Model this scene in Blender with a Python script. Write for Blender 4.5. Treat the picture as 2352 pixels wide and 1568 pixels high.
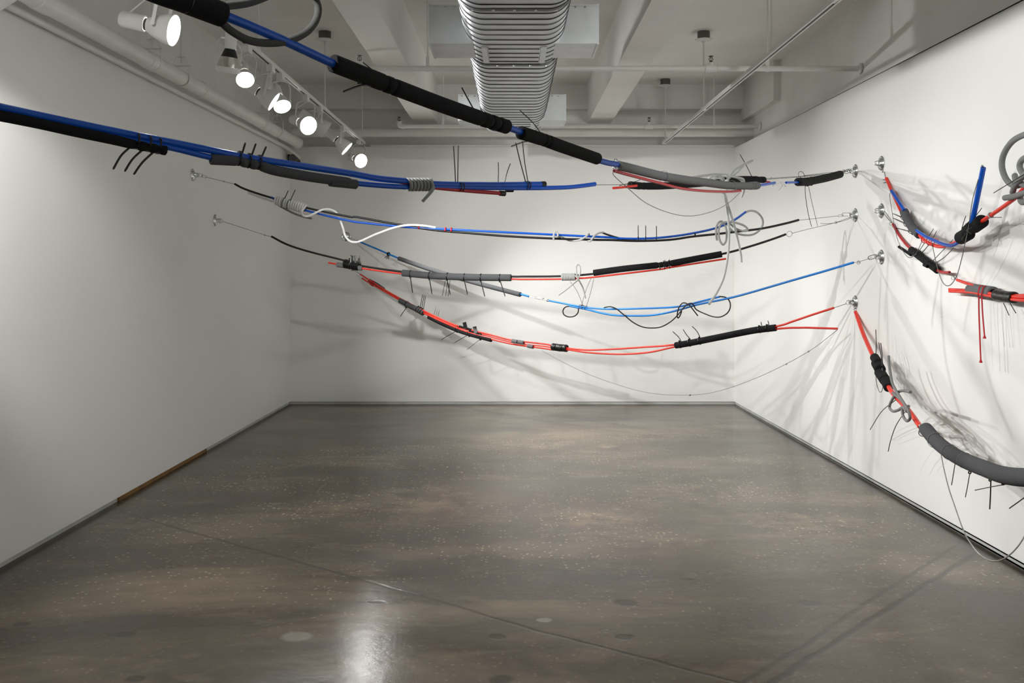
import bpy, bmesh, math, random
from mathutils import Vector, Matrix
random.seed(7)
for o in list(bpy.data.objects): bpy.data.objects.remove(o, do_unlink=True)
scene = bpy.context.scene
COL = scene.collection

# ------------------------------------------------------------------ camera
F, CX, HY, H, D = 2150.0, 1176.0, 618.0, 1.55, 10.75      # focal (px of 2352), centre, horizon, eye height, back wall
cam_d = bpy.data.cameras.new('camera'); cam = bpy.data.objects.new('camera', cam_d); COL.objects.link(cam)
cam_d.sensor_width = 36.0; cam_d.sensor_fit = 'HORIZONTAL'; cam_d.lens = 36.0 * F / 2352.0
cam_d.shift_y = -(784.0 - HY) / 2352.0
cam.location = (0, 0, H); cam.rotation_euler = (math.pi / 2, 0, 0); cam_d.clip_start = 0.05
scene.camera = cam
# ------------------------------------------------------------------ world, exposure
world = bpy.data.worlds.new('world'); scene.world = world; world.use_nodes = True
world.node_tree.nodes['Background'].inputs[0].default_value = (0.9, 0.95, 1.0, 1)
world.node_tree.nodes['Background'].inputs[1].default_value = 0.25
vs = scene.view_settings
vs.view_transform = 'Standard'; vs.look = 'None'; vs.gamma = 1.0; vs.use_curve_mapping = False
vs.exposure = 0.53
SPOT_W = 150.0          # watts of one track spot

# ------------------------------------------------------------------ materials
def new_mat(name):
    m = bpy.data.materials.new(name); m.use_nodes = True
    return m, m.node_tree, m.node_tree.nodes['Principled BSDF']
def srgb(r, g, b):
    f = lambda c: (c / 255 / 12.92) if c <= 10.3 else ((c / 255 + 0.055) / 1.055) ** 2.4
    return (f(r), f(g), f(b), 1)
def plain(name, rgb, rough=0.5, metal=0.0, noise=0.0, nscale=60, bump=0.0, bscale=200, spec=0.5):
    m, nt, b = new_mat(name)
    c = srgb(*rgb); b.inputs['Base Color'].default_value = c
    b.inputs['Roughness'].default_value = rough; b.inputs['Metallic'].default_value = metal
    b.inputs['Specular IOR Level'].default_value = spec
    tc = nt.nodes.new('ShaderNodeTexCoord')
    if noise:
        n = nt.nodes.new('ShaderNodeTexNoise'); n.inputs['Scale'].default_value = nscale; n.inputs['Detail'].default_value = 4
        r = nt.nodes.new('ShaderNodeMapRange'); r.inputs[1].default_value = 0.3; r.inputs[2].default_value = 0.7
        r.inputs[3].default_value = 1 - noise; r.inputs[4].default_value = 1 + noise
        mx = nt.nodes.new('ShaderNodeVectorMath'); mx.operation = 'SCALE'; mx.inputs[0].default_value = c[:3]
        nt.links.new(tc.outputs['Object'], n.inputs['Vector']); nt.links.new(n.outputs['Fac'], r.inputs[0])
        nt.links.new(r.outputs[0], mx.inputs['Scale']); nt.links.new(mx.outputs[0], b.inputs['Base Color'])
    if bump:
        n2 = nt.nodes.new('ShaderNodeTexNoise'); n2.inputs['Scale'].default_value = bscale; n2.inputs['Detail'].default_value = 3
        bp = nt.nodes.new('ShaderNodeBump'); bp.inputs['Strength'].default_value = bump; bp.inputs['Distance'].default_value = 0.002
        nt.links.new(tc.outputs['Object'], n2.inputs['Vector']); nt.links.new(n2.outputs['Fac'], bp.inputs['Height'])
        nt.links.new(bp.outputs[0], b.inputs['Normal'])
    return m
M = {}
M['wall'] = plain('white wall paint', (236, 236, 233), 0.75, noise=0.015, nscale=1.2, bump=0.06, bscale=90, spec=0.25)
M['upper'] = plain('old white wall paint', (236, 236, 232), 0.8, noise=0.05, nscale=2.0, bump=0.25, bscale=25, spec=0.25)
M['ceiling'] = plain('white ceiling paint', (240, 240, 236), 0.85, noise=0.05, nscale=1.3, bump=0.25, bscale=12, spec=0.2)
M['base'] = plain('grey reveal strip', (190, 191, 187), 0.7, noise=0.12, nscale=5)
M['wood'] = plain('bare brown wood strip', (122, 88, 38), 0.6, noise=0.25, nscale=9)
M['paint'] = plain('white painted metal', (226, 226, 222), 0.45, noise=0.02, nscale=10)
M['pipe'] = plain('white painted pipe', (232, 232, 228), 0.5, noise=0.04, nscale=6)
M['slot'] = plain('dark track slot', (18, 18, 18), 0.5)
M['duct'] = plain('galvanised steel', (184, 187, 188), 0.42, metal=0.9, noise=0.10, nscale=7, bump=0.06, bscale=30)
M['seam'] = plain('shade-darkened galvanised seam', (92, 94, 96), 0.5, metal=0.8)  # darker than the duct: the shadow along the raised seam, put into its colour
M['steel'] = plain('bright steel', (205, 207, 208), 0.22, metal=1.0)
M['dull'] = plain('dull steel wire', (112, 113, 111), 0.6, metal=0.35)
M['chain'] = plain('steel chain', (172, 172, 166), 0.45, metal=0.4)
M['darkmetal'] = plain('dark bronze metal', (52, 50, 46), 0.45, metal=0.6)
M['blackfoam'] = plain('black foam', (30, 30, 31), 0.9, noise=0.30, nscale=420, bump=0.5, bscale=500, spec=0.2)
M['greyfoam'] = plain('dark grey foam', (84, 85, 87), 0.92, noise=0.22, nscale=420, bump=0.5, bscale=500, spec=0.2)
M['lightfoam'] = plain('grey foam', (108, 109, 110), 0.9, noise=0.15, nscale=420, bump=0.4, bscale=500, spec=0.2)
M['blue'] = plain('blue plastic', (0, 82, 190), 0.3, noise=0.05, nscale=30)
M['skyblue'] = plain('light blue plastic', (8, 124, 214), 0.32, noise=0.04, nscale=30)
M['red'] = plain('red plastic', (228, 56, 40), 0.38, noise=0.04, nscale=30)
M['darkred'] = plain('crimson plastic', (178, 38, 44), 0.35, noise=0.04, nscale=30)
M['redcord'] = plain('red cord', (196, 22, 40), 0.6)
M['black'] = plain('black rubber', (14, 14, 14), 0.42)
M['blackplastic'] = plain('black plastic', (10, 10, 10), 0.35)
M['cord'] = plain('pale grey cord', (176, 177, 175), 0.7, noise=0.06, nscale=300, bump=0.2, bscale=400)
M['whitecord'] = plain('white cord', (226, 226, 224), 0.65, noise=0.04, nscale=300, bump=0.2, bscale=400)
M['greycord'] = plain('grey foam cord', (128, 129, 129), 0.85, noise=0.12, nscale=350, bump=0.3, bscale=400)
M['darkcord'] = plain('charcoal foam cord', (72, 72, 72), 0.85, noise=0.12, nscale=350, bump=0.3, bscale=400)
M['canopy'] = plain('grey junction box', (98, 97, 92), 0.5)
M['coilgrey'] = plain('mid grey cord', (146, 147, 146), 0.7, noise=0.06, nscale=300, bump=0.2, bscale=400)
M['chrome'] = plain('chrome reflector', (214, 212, 206), 0.18, metal=1.0)
M['casing'] = plain('grey camera casing', (92, 92, 88), 0.4)
def emis(name, col, s):
    m, nt, b = new_mat(name)
    b.inputs['Base Color'].default_value = (1, 1, 1, 1)
    b.inputs['Emission Color'].default_value = col; b.inputs['Emission Strength'].default_value = s
    return m
M['lens'] = emis('lit lamp lens', (1, 0.99, 0.96, 1), 30)
M['lensoff'] = plain('unlit lamp lens', (206, 204, 190), 0.2)

def P(x, y, d): return Vector(((x - CX) * d / F, d, H + (HY - y) * d / F))
def FL(x, y):
    d = H * F / (y - HY); return ((x - CX) * d / F, d)

def floor_material():
    m, nt, b = new_mat('worn sealed concrete'); N = nt.nodes; L = nt.links
    def nd(t, **k):
        n = N.new(t)
        for a, v in k.items(): setattr(n, a, v)
        return n
    geo = nd('ShaderNodeNewGeometry')
    def noise(scale, detail=4, rough=0.55, vec=None, dist=0.0):
        n = nd('ShaderNodeTexNoise'); n.inputs['Scale'].default_value = scale; n.inputs['Detail'].default_value = detail
        n.inputs['Roughness'].default_value = rough; n.inputs['Distortion'].default_value = dist
        L.new(vec or geo.outputs['Position'], n.inputs['Vector']); return n.outputs['Fac']
    def rng(v, a, bb, c=0.0, d=1.0):
        n = nd('ShaderNodeMapRange'); n.clamp = True
        for i, q in enumerate((a, bb, c, d)): n.inputs[i + 1].default_value = q
        L.new(v, n.inputs[0]); return n.outputs[0]
    def math2(op, a, bb):
        n = nd('ShaderNodeMath', operation=op)
        for i, q in enumerate((a, bb)):
            if isinstance(q, (int, float)): n.inputs[i].default_value = q
            else: L.new(q, n.inputs[i])
        return n.outputs[0]
    def mix(f, c1, c2):
        n = nd('ShaderNodeMix', data_type='RGBA')
        if isinstance(f, (int, float)): n.inputs[0].default_value = f
        else: L.new(f, n.inputs[0])
        for i, q in ((6, c1), (7, c2)):
            if isinstance(q, tuple): n.inputs[i].default_value = q
            else: L.new(q, n.inputs[i])
        return n.outputs[2]
    # warped, stretched coordinates: trowel marks run across the room
    mp = nd('ShaderNodeMapping'); mp.inputs['Scale'].default_value = (0.45, 1.0, 1.0); L.new(geo.outputs['Position'], mp.inputs['Vector'])
    V = mp.outputs[0]
    col = mix(rng(noise(1.1, 6, 0.6, V, 0.6), 0.33, 0.68), srgb(64, 54, 43), srgb(98, 88, 74))
    col = mix(rng(noise(0.7, 5, 0.6, V, 0.3), 0.5, 0.72, 0, 0.5), col, srgb(72, 75, 69))
    col = mix(rng(noise(3.6, 7, 0.7, V, 0.8), 0.5, 0.75, 0, 0.5), col, srgb(128, 111, 90))
    col = mix(rng(noise(9, 6, 0.7, V), 0.55, 0.8, 0, 0.45), col, srgb(54, 46, 38))
    col = mix(rng(noise(70, 3, 0.6), 0.3, 0.7, 0, 0.16), col, srgb(60, 54, 48))
    # distance helpers on the floor plane
    wob = nd('ShaderNodeTexNoise'); wob.inputs['Scale'].default_value = 5.0; L.new(geo.outputs['Position'], wob.inputs['Vector'])
    wv = nd('ShaderNodeVectorMath', operation='SUBTRACT'); wv.inputs[1].default_value = (0.5, 0.5, 0.5); L.new(wob.outputs['Color'], wv.inputs[0])
    ws = nd('ShaderNodeVectorMath', operation='MULTIPLY'); ws.inputs[1].default_value = (0.035, 0.035, 0); L.new(wv.outputs[0], ws.inputs[0])
    wp = nd('ShaderNodeVectorMath', operation='ADD'); L.new(geo.outputs['Position'], wp.inputs[0]); L.new(ws.outputs[0], wp.inputs[1])
    def seg(A, B):
        A = Vector((A[0], A[1], 0)); AB = Vector((B[0], B[1], 0)) - A
        s = nd('ShaderNodeVectorMath', operation='SUBTRACT'); s.inputs[1].default_value = A; L.new(wp.outputs[0], s.inputs[0])
        dt = nd('ShaderNodeVectorMath', operation='DOT_PRODUCT'); dt.inputs[1].default_value = AB / AB.length_squared; L.new(s.outputs[0], dt.inputs[0])
        cl = nd('ShaderNodeClamp'); L.new(dt.outputs['Value'], cl.inputs[0])
        sc = nd('ShaderNodeVectorMath', operation='SCALE'); sc.inputs[0].default_value = AB; L.new(cl.outputs[0], sc.inputs['Scale'])
        di = nd('ShaderNodeVectorMath', operation='DISTANCE'); L.new(s.outputs[0], di.inputs[0]); L.new(sc.outputs[0], di.inputs[1])
        return di.outputs['Value']
    def spot(c, r, sy=1.0):
        s = nd('ShaderNodeVectorMath', operation='SUBTRACT'); s.inputs[1].default_value = (c[0], c[1], 0); L.new(wp.outputs[0], s.inputs[0])
        k = nd('ShaderNodeVectorMath', operation='MULTIPLY'); k.inputs[1].default_value = (1 / r, 1 / (r * sy), 0); L.new(s.outputs[0], k.inputs[0])
        le = nd('ShaderNodeVectorMath', operation='LENGTH'); L.new(k.outputs[0], le.inputs[0]); return le.outputs['Value']
    # pale worn areas where aggregate shows
    worn = rng(noise(0.9, 5, 0.65, V, 0.4), 0.5, 0.66)
    for px, py, r, sy in ((930, 1150, 0.75, 1.0), (1370, 1190, 0.45, 0.9), (1650, 1130, 0.9, 0.8), (1850, 1200, 0.7, 0.7), (1330, 1025, 1.0, 0.6)):
        worn = math2('MAXIMUM', worn, math2('MULTIPLY', rng(spot(FL(px, py), r, sy), 0.25, 1.0, 1, 0), rng(noise(4, 5, 0.7), 0.42, 0.6)))
    vo = nd('ShaderNodeTexVoronoi'); vo.inputs['Scale'].default_value = 32; L.new(wp.outputs[0], vo.inputs['Vector'])
    rnd = nd('ShaderNodeSeparateColor'); L.new(vo.outputs['Color'], rnd.inputs[0])
    speck = math2('MULTIPLY', rng(vo.outputs['Distance'], 0.14, 0.30, 1, 0), rng(rnd.outputs[0], 0.46, 0.56))
    speck = math2('MULTIPLY', speck, rng(noise(1.3, 4), 0.36, 0.54))
    speck = math2('MULTIPLY', speck, rng(worn, 0.0, 0.4, 0.45, 1.0))
    sy = nd('ShaderNodeSeparateXYZ'); L.new(wp.outputs[0], sy.inputs[0])
    speck = math2('MULTIPLY', speck, math2('MULTIPLY', rng(sy.outputs[1], 4.0, 5.6, 0.22, 1.0), rng(sy.outputs[1], 7.4, 8.8, 1.0, 0.45)))
    col = mix(math2('MULTIPLY', worn, 0.55), col, srgb(152, 134, 110))
    col = mix(math2('MULTIPLY', speck, 0.95), col, srgb(190, 178, 152))
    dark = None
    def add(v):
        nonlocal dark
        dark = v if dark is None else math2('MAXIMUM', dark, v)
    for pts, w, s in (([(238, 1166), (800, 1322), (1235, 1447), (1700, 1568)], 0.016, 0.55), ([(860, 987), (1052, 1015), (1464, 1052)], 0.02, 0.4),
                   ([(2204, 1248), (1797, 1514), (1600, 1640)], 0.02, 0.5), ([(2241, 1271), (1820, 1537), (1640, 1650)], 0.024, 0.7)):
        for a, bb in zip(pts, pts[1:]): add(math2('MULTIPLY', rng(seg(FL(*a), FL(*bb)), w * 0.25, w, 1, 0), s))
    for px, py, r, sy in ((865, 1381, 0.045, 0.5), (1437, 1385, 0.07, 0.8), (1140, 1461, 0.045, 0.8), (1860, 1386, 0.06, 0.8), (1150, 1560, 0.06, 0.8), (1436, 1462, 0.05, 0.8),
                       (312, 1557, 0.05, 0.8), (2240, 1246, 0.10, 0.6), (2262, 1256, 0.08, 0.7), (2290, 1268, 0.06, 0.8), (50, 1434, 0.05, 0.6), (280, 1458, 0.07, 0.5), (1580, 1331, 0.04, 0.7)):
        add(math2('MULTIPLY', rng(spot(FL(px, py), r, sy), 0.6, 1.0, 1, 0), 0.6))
    # grime against the walls
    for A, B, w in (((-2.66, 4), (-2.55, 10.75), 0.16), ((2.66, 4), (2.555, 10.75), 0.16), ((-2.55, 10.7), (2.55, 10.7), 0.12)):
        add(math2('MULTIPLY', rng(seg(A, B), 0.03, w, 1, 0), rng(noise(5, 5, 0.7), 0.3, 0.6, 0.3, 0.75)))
    col = mix(rng(spot(FL(680, 1462), 0.075, 0.8), 0.7, 1.0, 0.6, 0), col, srgb(150, 146, 134))
    col = mix(rng(spot(FL(1250, 1423), 0.04, 0.7), 0.7, 1.0, 0.5, 0), col, srgb(160, 156, 146))
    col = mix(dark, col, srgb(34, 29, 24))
    L.new(col, b.inputs['Base Color'])
    L.new(rng(noise(2.2, 6, 0.65, V), 0.3, 0.7, 0.17, 0.27), b.inputs['Roughness'])
    b.inputs['Specular IOR Level'].default_value = 0.38
    bp = nd('ShaderNodeBump'); bp.inputs['Strength'].default_value = 0.35; bp.inputs['Distance'].default_value = 0.006
    hgt = math2('SUBTRACT', math2('MULTIPLY', noise(14, 6, 0.65), 0.5), math2('MULTIPLY', dark, 0.45))
    L.new(hgt, bp.inputs['Height']); L.new(bp.outputs[0], b.inputs['Normal'])
    return m
M['floor'] = floor_material()

# ------------------------------------------------------------------ builders
def root_of(p):
    o = Vector((0, 0, 0))
    while p is not None:
        o += Vector(p.location); p = p.parent
    return o
def obj(name, V, Fc, mat, parent=None, smooth=True, label=None, loc=None, ang=40):
    me = bpy.data.meshes.new(name)
    base = root_of(parent) if parent is not None else (Vector(loc) if loc is not None else Vector((0, 0, 0)))
    me.from_pydata([tuple(Vector(v) - base) for v in V], [], Fc); me.update()
    bm = bmesh.new(); bm.from_mesh(me); bmesh.ops.recalc_face_normals(bm, faces=bm.faces); bm.to_mesh(me); bm.free()
    if smooth:
        me.polygons.foreach_set('use_smooth', [True] * len(me.polygons)); me.set_sharp_from_angle(angle=math.radians(ang))
    me.materials.append(M[mat] if isinstance(mat, str) else mat)
    o = bpy.data.objects.new(name, me); COL.objects.link(o)
    if parent is not None: o.parent = parent
    else: o.location = base
    if label: o['label'] = label
    return o
def thing(name, label, cat, loc, group=None):
    e = bpy.data.objects.new(name, None); COL.objects.link(e); e.location = loc; e.empty_display_size = 0.05
    e['label'] = label; e['category'] = cat
    if group: e['group'] = group
    return e
def tag(o, label, cat, group=None, kind=None):
    o['label'] = label; o['category'] = cat
    if group: o['group'] = group
    if kind: o['kind'] = kind
    return o
class MB:
    def __init__(s): s.v = []; s.f = []
    def add(s, V, Fc):
        n = len(s.v); s.v += [Vector(v) for v in V]; s.f += [tuple(i + n for i in f) for f in Fc]; return s
    def hexa(s, c):      # 8 corners: bottom loop, top loop
        return s.add(c, [(0, 3, 2, 1), (4, 5, 6, 7), (0, 1, 5, 4), (1, 2, 6, 5), (2, 3, 7, 6), (3, 0, 4, 7)])
    def box(s, a, b):
        x0, y0, z0 = a; x1, y1, z1 = b
        return s.hexa([(x0, y0, z0), (x1, y0, z0), (x1, y1, z0), (x0, y1, z0), (x0, y0, z1), (x1, y0, z1), (x1, y1, z1), (x0, y1, z1)])
    def obox(s, c, ax, ay, az):   # oriented box, half axes
        c = Vector(c); ax, ay, az = Vector(ax), Vector(ay), Vector(az)
        return s.hexa([c - ax - ay - az, c + ax - ay - az, c + ax + ay - az, c - ax + ay - az, c - ax - ay + az, c + ax - ay + az, c + ax + ay + az, c - ax + ay + az])
    def sweep(s, pts, rad, n=10, closed=False, caps=True, flat=1.0, up=None, hole=None):
        pts = [Vector(p) for p in pts]; m = len(pts)
        if isinstance(rad, (int, float)): rad = [rad] * m
        T = []
        for i in range(m):
            a = pts[(i - 1) % m] if (closed or i > 0) else pts[i]
            b = pts[(i + 1) % m] if (closed or i < m - 1) else pts[i]
            t = b - a; T.append(t.normalized() if t.length > 1e-9 else Vector((0, 0, 1)))
        u = Vector(up) if up is not None else (Vector((0, 0, 1)) if abs(T[0].z) < 0.9 else Vector((1, 0, 0)))
        u = (u - T[0] * u.dot(T[0])).normalized(); base = len(s.v)
        for i in range(m):
            u = u - T[i] * u.dot(T[i])
            u = u.normalized() if u.length > 1e-6 else T[i].orthogonal().normalized()
            w = T[i].cross(u)
            for k in range(n):
                a = 2 * math.pi * (k + 0.5) / n
                s.v.append(pts[i] + (u * math.cos(a) + w * math.sin(a) * flat) * rad[i])
        for i in range(m if closed else m - 1):
            j = (i + 1) % m
            for k in range(n):
                k2 = (k + 1) % n
                s.f.append((base + i * n + k, base + i * n + k2, base + j * n + k2, base + j * n + k))
        if not closed and caps:
            for i, sg in ((0, 1), (m - 1, -1)):
                ring = [base + i * n + k for k in range(n)]
                if hole:
                    c = pts[i]; inner = []; deep = []
                    for k in ring: s.v.append(c + (s.v[k] - c) * hole); inner.append(len(s.v) - 1)
                    for k in ring: s.v.append(c + (s.v[k] - c) * hole + T[i] * sg * rad[i] * 1.6); deep.append(len(s.v) - 1)
                    for k in range(n):
                        k2 = (k + 1) % n
                        s.f.append((ring[k], ring[k2], inner[k2], inner[k])); s.f.append((inner[k], inner[k2], deep[k2], deep[k]))
                    s.f.append(tuple(deep))
                else: s.f.append(tuple(ring))
        return s
    def lathe(s, prof, c, axis, n=28):     # prof: (r, h) along axis
        c = Vector(c); a = Vector(axis).normalized(); u = a.orthogonal().normalized(); w = a.cross(u); base = len(s.v)
        for r, h in prof:
            for k in range(n):
                t = 2 * math.pi * k / n; s.v.append(c + a * h + (u * math.cos(t) + w * math.sin(t)) * max(r, 1e-5))
        for i in range(len(prof) - 1):
            for k in range(n):
                k2 = (k + 1) % n; s.f.append((base + i * n + k, base + i * n + k2, base + (i + 1) * n + k2, base + (i + 1) * n + k))
        s.f.append(tuple(base + k for k in range(n))); s.f.append(tuple(base + (len(prof) - 1) * n + k for k in range(n)))
        return s
    def build(s, name, mat, parent=None, **k): return obj(name, s.v, s.f, mat, parent, **k)
def cyl(a, b, r, n=14): return MB().sweep([a, b], r, n)
def ring_pts(c, axis, r, n=24, e=1.0, up=None):
    c = Vector(c); a = Vector(axis).normalized(); u = Vector(up) if up is not None else a.orthogonal()
    u = (u - a * u.dot(a)).normalized(); w = a.cross(u)
    return [c + u * r * math.cos(2 * math.pi * k / n) + w * r * e * math.sin(2 * math.pi * k / n) for k in range(n)]
def catmull(pts, step):
    if len(pts) < 3:
        a, b = pts; n = max(2, int(math.dist(a[:2], b[:2]) / step) + 1)
        return [tuple(a[q] + (b[q] - a[q]) * i / n for q in range(len(a))) for i in range(n + 1)]
    out = []; q = [tuple(2 * pts[0][i] - pts[1][i] for i in range(len(pts[0])))] + list(pts) + [tuple(2 * pts[-1][i] - pts[-2][i] for i in range(len(pts[0])))]
    for i in range(1, len(q) - 2):
        p0, p1, p2, p3 = q[i - 1:i + 3]; n = max(2, int(math.dist(p1[:2], p2[:2]) / step) + 1)
        for k in range(n):
            t = k / n
            out.append(tuple(0.5 * (2 * b + (c - a) * t + (2 * a - 5 * b + 4 * c - d) * t * t + (3 * b - a - 3 * c + d) * t ** 3) for a, b, c, d in zip(p0, p1, p2, p3)))
    out.append(tuple(pts[-1])); return out

# ------------------------------------------------------------------ the room
XL = lambda y: -2.725 + 0.01628 * y
XR = lambda y: 2.72 - 0.01535 * y
Y0, ZD, ZC, ZB = -4.0, 2.94, 3.68, 0.03
fl = MB().box((-2.9, Y0 - 0.2, -0.15), (2.9, 11.15, 0)).build('floor', 'floor', smooth=False); tag(fl, 'worn brown grey sealed concrete floor with pale specks', 'floor', kind='structure')
ce = MB().box((-2.9, Y0 - 0.2, ZC), (2.9, 11.15, ZC + 0.15)).build('ceiling', 'ceiling', smooth=False); tag(ce, 'white painted concrete ceiling slab with two beams', 'ceiling', kind='structure')
for x0, x1 in ((-1.15, -0.86), (0.87, 1.16)):
    MB().hexa([(x0 + 0.012, Y0, 3.25), (x1 - 0.012, Y0, 3.25), (x1 - 0.012, 10.95, 3.25), (x0 + 0.012, 10.95, 3.25), (x0, Y0, ZC), (x1, Y0, ZC), (x1, 10.95, ZC), (x0, 10.95, ZC)]).build('beam', 'ceiling', ce, smooth=False)
MB().box((2.665, 9.54, 3.27), (2.74, 10.95, ZC)).build('bulkhead', 'upper', ce, smooth=False)
MB().box((-2.7, 10.80, 3.40), (2.7, 10.95, ZC)).build('beam', 'ceiling', ce, smooth=False)
wb = MB().box((-2.9, 10.95, 0), (2.9, 11.15, ZC)).build('wall_back', 'upper', smooth=False); tag(wb, 'white back wall facing the camera, panelled below the pipes', 'wall', kind='structure')
wl = MB().box((-2.9, Y0, 0), (-2.74, 10.95, ZC)).build('wall_left', 'upper', smooth=False); tag(wl, 'white left wall with a soft pool of light', 'wall', kind='structure')
wr = MB().box((2.735, Y0, 0), (2.9, 10.95, ZC)).build('wall_right', 'upper', smooth=False); tag(wr, 'bright white right wall crossed by strand shadows', 'wall', kind='structure')
wf = MB().box((-2.9, Y0 - 0.2, 0), (2.9, Y0, ZC)).build('wall_front', 'wall', smooth=False); tag(wf, 'plain white wall behind the viewer', 'wall', kind='structure')
# hung drywall panels standing proud of the old walls
YF = -3.0
MB().box((-2.72, D, ZB), (2.72, 10.95, ZD + 0.015)).build('drywall_panel', 'wall', wb, smooth=False)
XLo = -2.74
MB().hexa([(XLo, YF, ZB), (XL(YF), YF, ZB), (XL(D), D, ZB), (XLo, D, ZB), (XLo, YF, ZD), (XL(YF), YF, ZD), (XL(D), D, ZD), (XLo, D, ZD)]).build('drywall_panel', 'wall', wl, smooth=False)
XRo = 2.735
MB().hexa([(XR(YF), YF, ZB), (XRo, YF, ZB), (XRo, D, ZB), (XR(D), D, ZB), (XR(YF), YF, ZD), (XRo, YF, ZD), (XRo, D, ZD), (XR(D), D, ZD)]).build('drywall_panel', 'wall', wr, smooth=False)
# recessed strips under the drywall
e = 0.012
bl = MB().hexa([(XLo, YF, 0), (XL(YF) - e, YF, 0), (XL(D) - e, D, 0), (XLo, D, 0), (XLo, YF, ZB), (XL(YF) - e, YF, ZB), (XL(D) - e, D, ZB), (XLo, D, ZB)]).build('baseboard_left', 'base', smooth=False)
tag(bl, 'grey recessed strip under the left wall panel', 'baseboard', kind='structure')
br = MB().hexa([(XR(YF) + e, YF, 0), (XRo, YF, 0), (XRo, D, 0), (XR(D) + e, D, 0), (XR(YF) + e, YF, ZB), (XRo, YF, ZB), (XRo, D, ZB), (XR(D) + e, D, ZB)]).build('baseboard_right', 'base', smooth=False)
tag(br, 'grey recessed strip under the right wall panel', 'baseboard', kind='structure')
bb = MB().box((-2.6, D + e, 0), (2.6, 10.9, ZB)).build('baseboard_back', 'base', smooth=False); tag(bb, 'grey recessed strip under the back wall panel', 'baseboard', kind='structure')
ya, yb = 6.25, 7.95
MB().hexa([(XL(ya) - e, ya, 0.002), (XL(ya) + 0.004, ya, 0.002), (XL(yb) + 0.004, yb, 0.002), (XL(yb) - e, yb, 0.002), (XL(ya) - e, ya, ZB), (XL(ya) + 0.004, ya, ZB), (XL(yb) + 0.004, yb, ZB), (XL(yb) - e, yb, ZB)]).build('wood_strip', 'wood', bl, smooth=False, label='bare brown wood strip')
# ------------------------------------------------------------------ pipes
pl = lambda y, off, z: Vector((XL(y) + off, y, z))
t = thing('drain_pipe', 'thick white pipe running along the top of the left wall', 'pipe', pl(10.4, 0.18, 2.95))
MB().sweep([pl(1.0, 0.18, 2.955), pl(5, 0.18, 2.955), pl(10.35, 0.18, 2.95)], 0.055, 24).build('pipe', 'pipe', t)
for y in (4.35, 4.9, 6.32, 7.35, 9.0): MB().sweep([pl(y - 0.07, 0.18, 2.955), pl(y - 0.065, 0.18, 2.955), pl(y + 0.065, 0.18, 2.955), pl(y + 0.07, 0.18, 2.955)], [0.056, 0.061, 0.061, 0.056], 24).build('coupling', 'pipe', t)
MB().sweep([P(-44, 33, 4.6), P(46, -24, 4.7)], 0.034, 18).build('branch', 'pipe', t)
MB().lathe([(0.05, 0), (0.062, 0.01), (0.062, 0.05), (0.04, 0.07), (0.0, 0.075)], pl(10.33, 0.18, 2.95), (0, 1, 0)).build('end_cap', 'pipe', t)
c = MB().sweep([pl(1.0, 0.05, 2.905), pl(6, 0.05, 2.905), pl(10.1, 0.05, 2.905), pl(10.4, 0.06, 2.895), pl(10.55, 0.1, 2.85), pl(10.66, 0.13, 2.82)], 0.02, 12).build('conduit', 'pipe', loc=pl(6, 0.05, 2.905))
tag(c, 'thin white conduit just below the thick pipe on the left wall', 'conduit')
hang_d = []
for px in (349.5, 417, 602, 636):
    # pipe axis X = XL(y)+.18 ; solve for depth under that pixel column
    y = 2.545 * F / ((CX - px) + 35); hang_d.append(y)
for y, w in zip(hang_d, ('nearest', 'second nearest', 'third nearest', 'farthest')):
    c0 = pl(y, 0.18, 2.955)
    t = thing('pipe_hanger', f'clevis rod hanger on the thick left pipe, {w} of four', 'hanger', c0 + Vector((0, 0, ZC - 2.955)), 'clevis hangers on the left pipe')
    MB().sweep([c0 + Vector((0, 0, 0.11)), c0 + Vector((0, 0, ZC - 2.955))], 0.006, 8).build('rod', 'pipe', t)
    loop = [c0 + Vector((0.062 * math.cos(a), 0, 0.062 * math.sin(a))) for a in [math.radians(x) for x in range(-180, 1, 20)]]
    loop = [c0 + Vector((-0.03, 0, 0.155)), c0 + Vector((-0.062, 0, 0.09))] + loop + [c0 + Vector((0.062, 0, 0.09)), c0 + Vector((0.03, 0, 0.155))]
    MB().sweep(loop, 0.012, 4, closed=True, flat=0.3, up=(0, 1, 0)).build('clevis', 'pipe', t, smooth=False)
    MB().sweep([c0 + Vector((-0.07, 0, 0.09)), c0 + Vector((0.07, 0, 0.09))], 0.006, 8).build('cross_bolt', 'pipe', t)
    MB().lathe([(0.014, 0), (0.014, 0.014)], c0 + Vector((0, 0, 0.15)), (0, 0, 1), 6).build('nut', 'pipe', t, smooth=False)
c = MB().sweep([(-2.5, 10.62, 3.10), (2.735, 10.62, 3.10)], 0.05, 24).build('water_main', 'pipe', loc=(0, 10.62, 3.1))
tag(c, 'wide white pipe across the top of the back wall', 'pipe')
c = MB().sweep([(-1.62, 10.725, 2.965), (2.54, 10.725, 2.965)], 0.014, 12).build('conduit', 'paint', loc=(0, 10.725, 2.965))
tag(c, 'thin white conduit along the top of the back wall panel', 'conduit')
ZP = 3.12
def sprinkler_head(parent, x, y, z):
    h = MB().lathe([(0.011, 0), (0.011, 0.012), (0.007, 0.016)], (x, y, z), (0, 0, 1), 10)
    for s in (-1, 1): h.sweep([(x + s * 0.008, y, z + 0.012), (x + s * 0.016, y, z + 0.028), (x + s * 0.005, y, z + 0.048)], 0.0028, 6)
    h.sweep([(x, y, z + 0.01), (x, y, z + 0.052)], 0.0025, 6)
    o = h.build('sprinkler_head', 'darkmetal', parent, label='dark metal sprinkler head')
    MB().lathe([(0.02, 0), (0.021, 0.002), (0.008, 0.006)], (x, y, z + 0.05), (0, 0, 1), 14).build('deflector', 'darkmetal', o)
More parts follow.
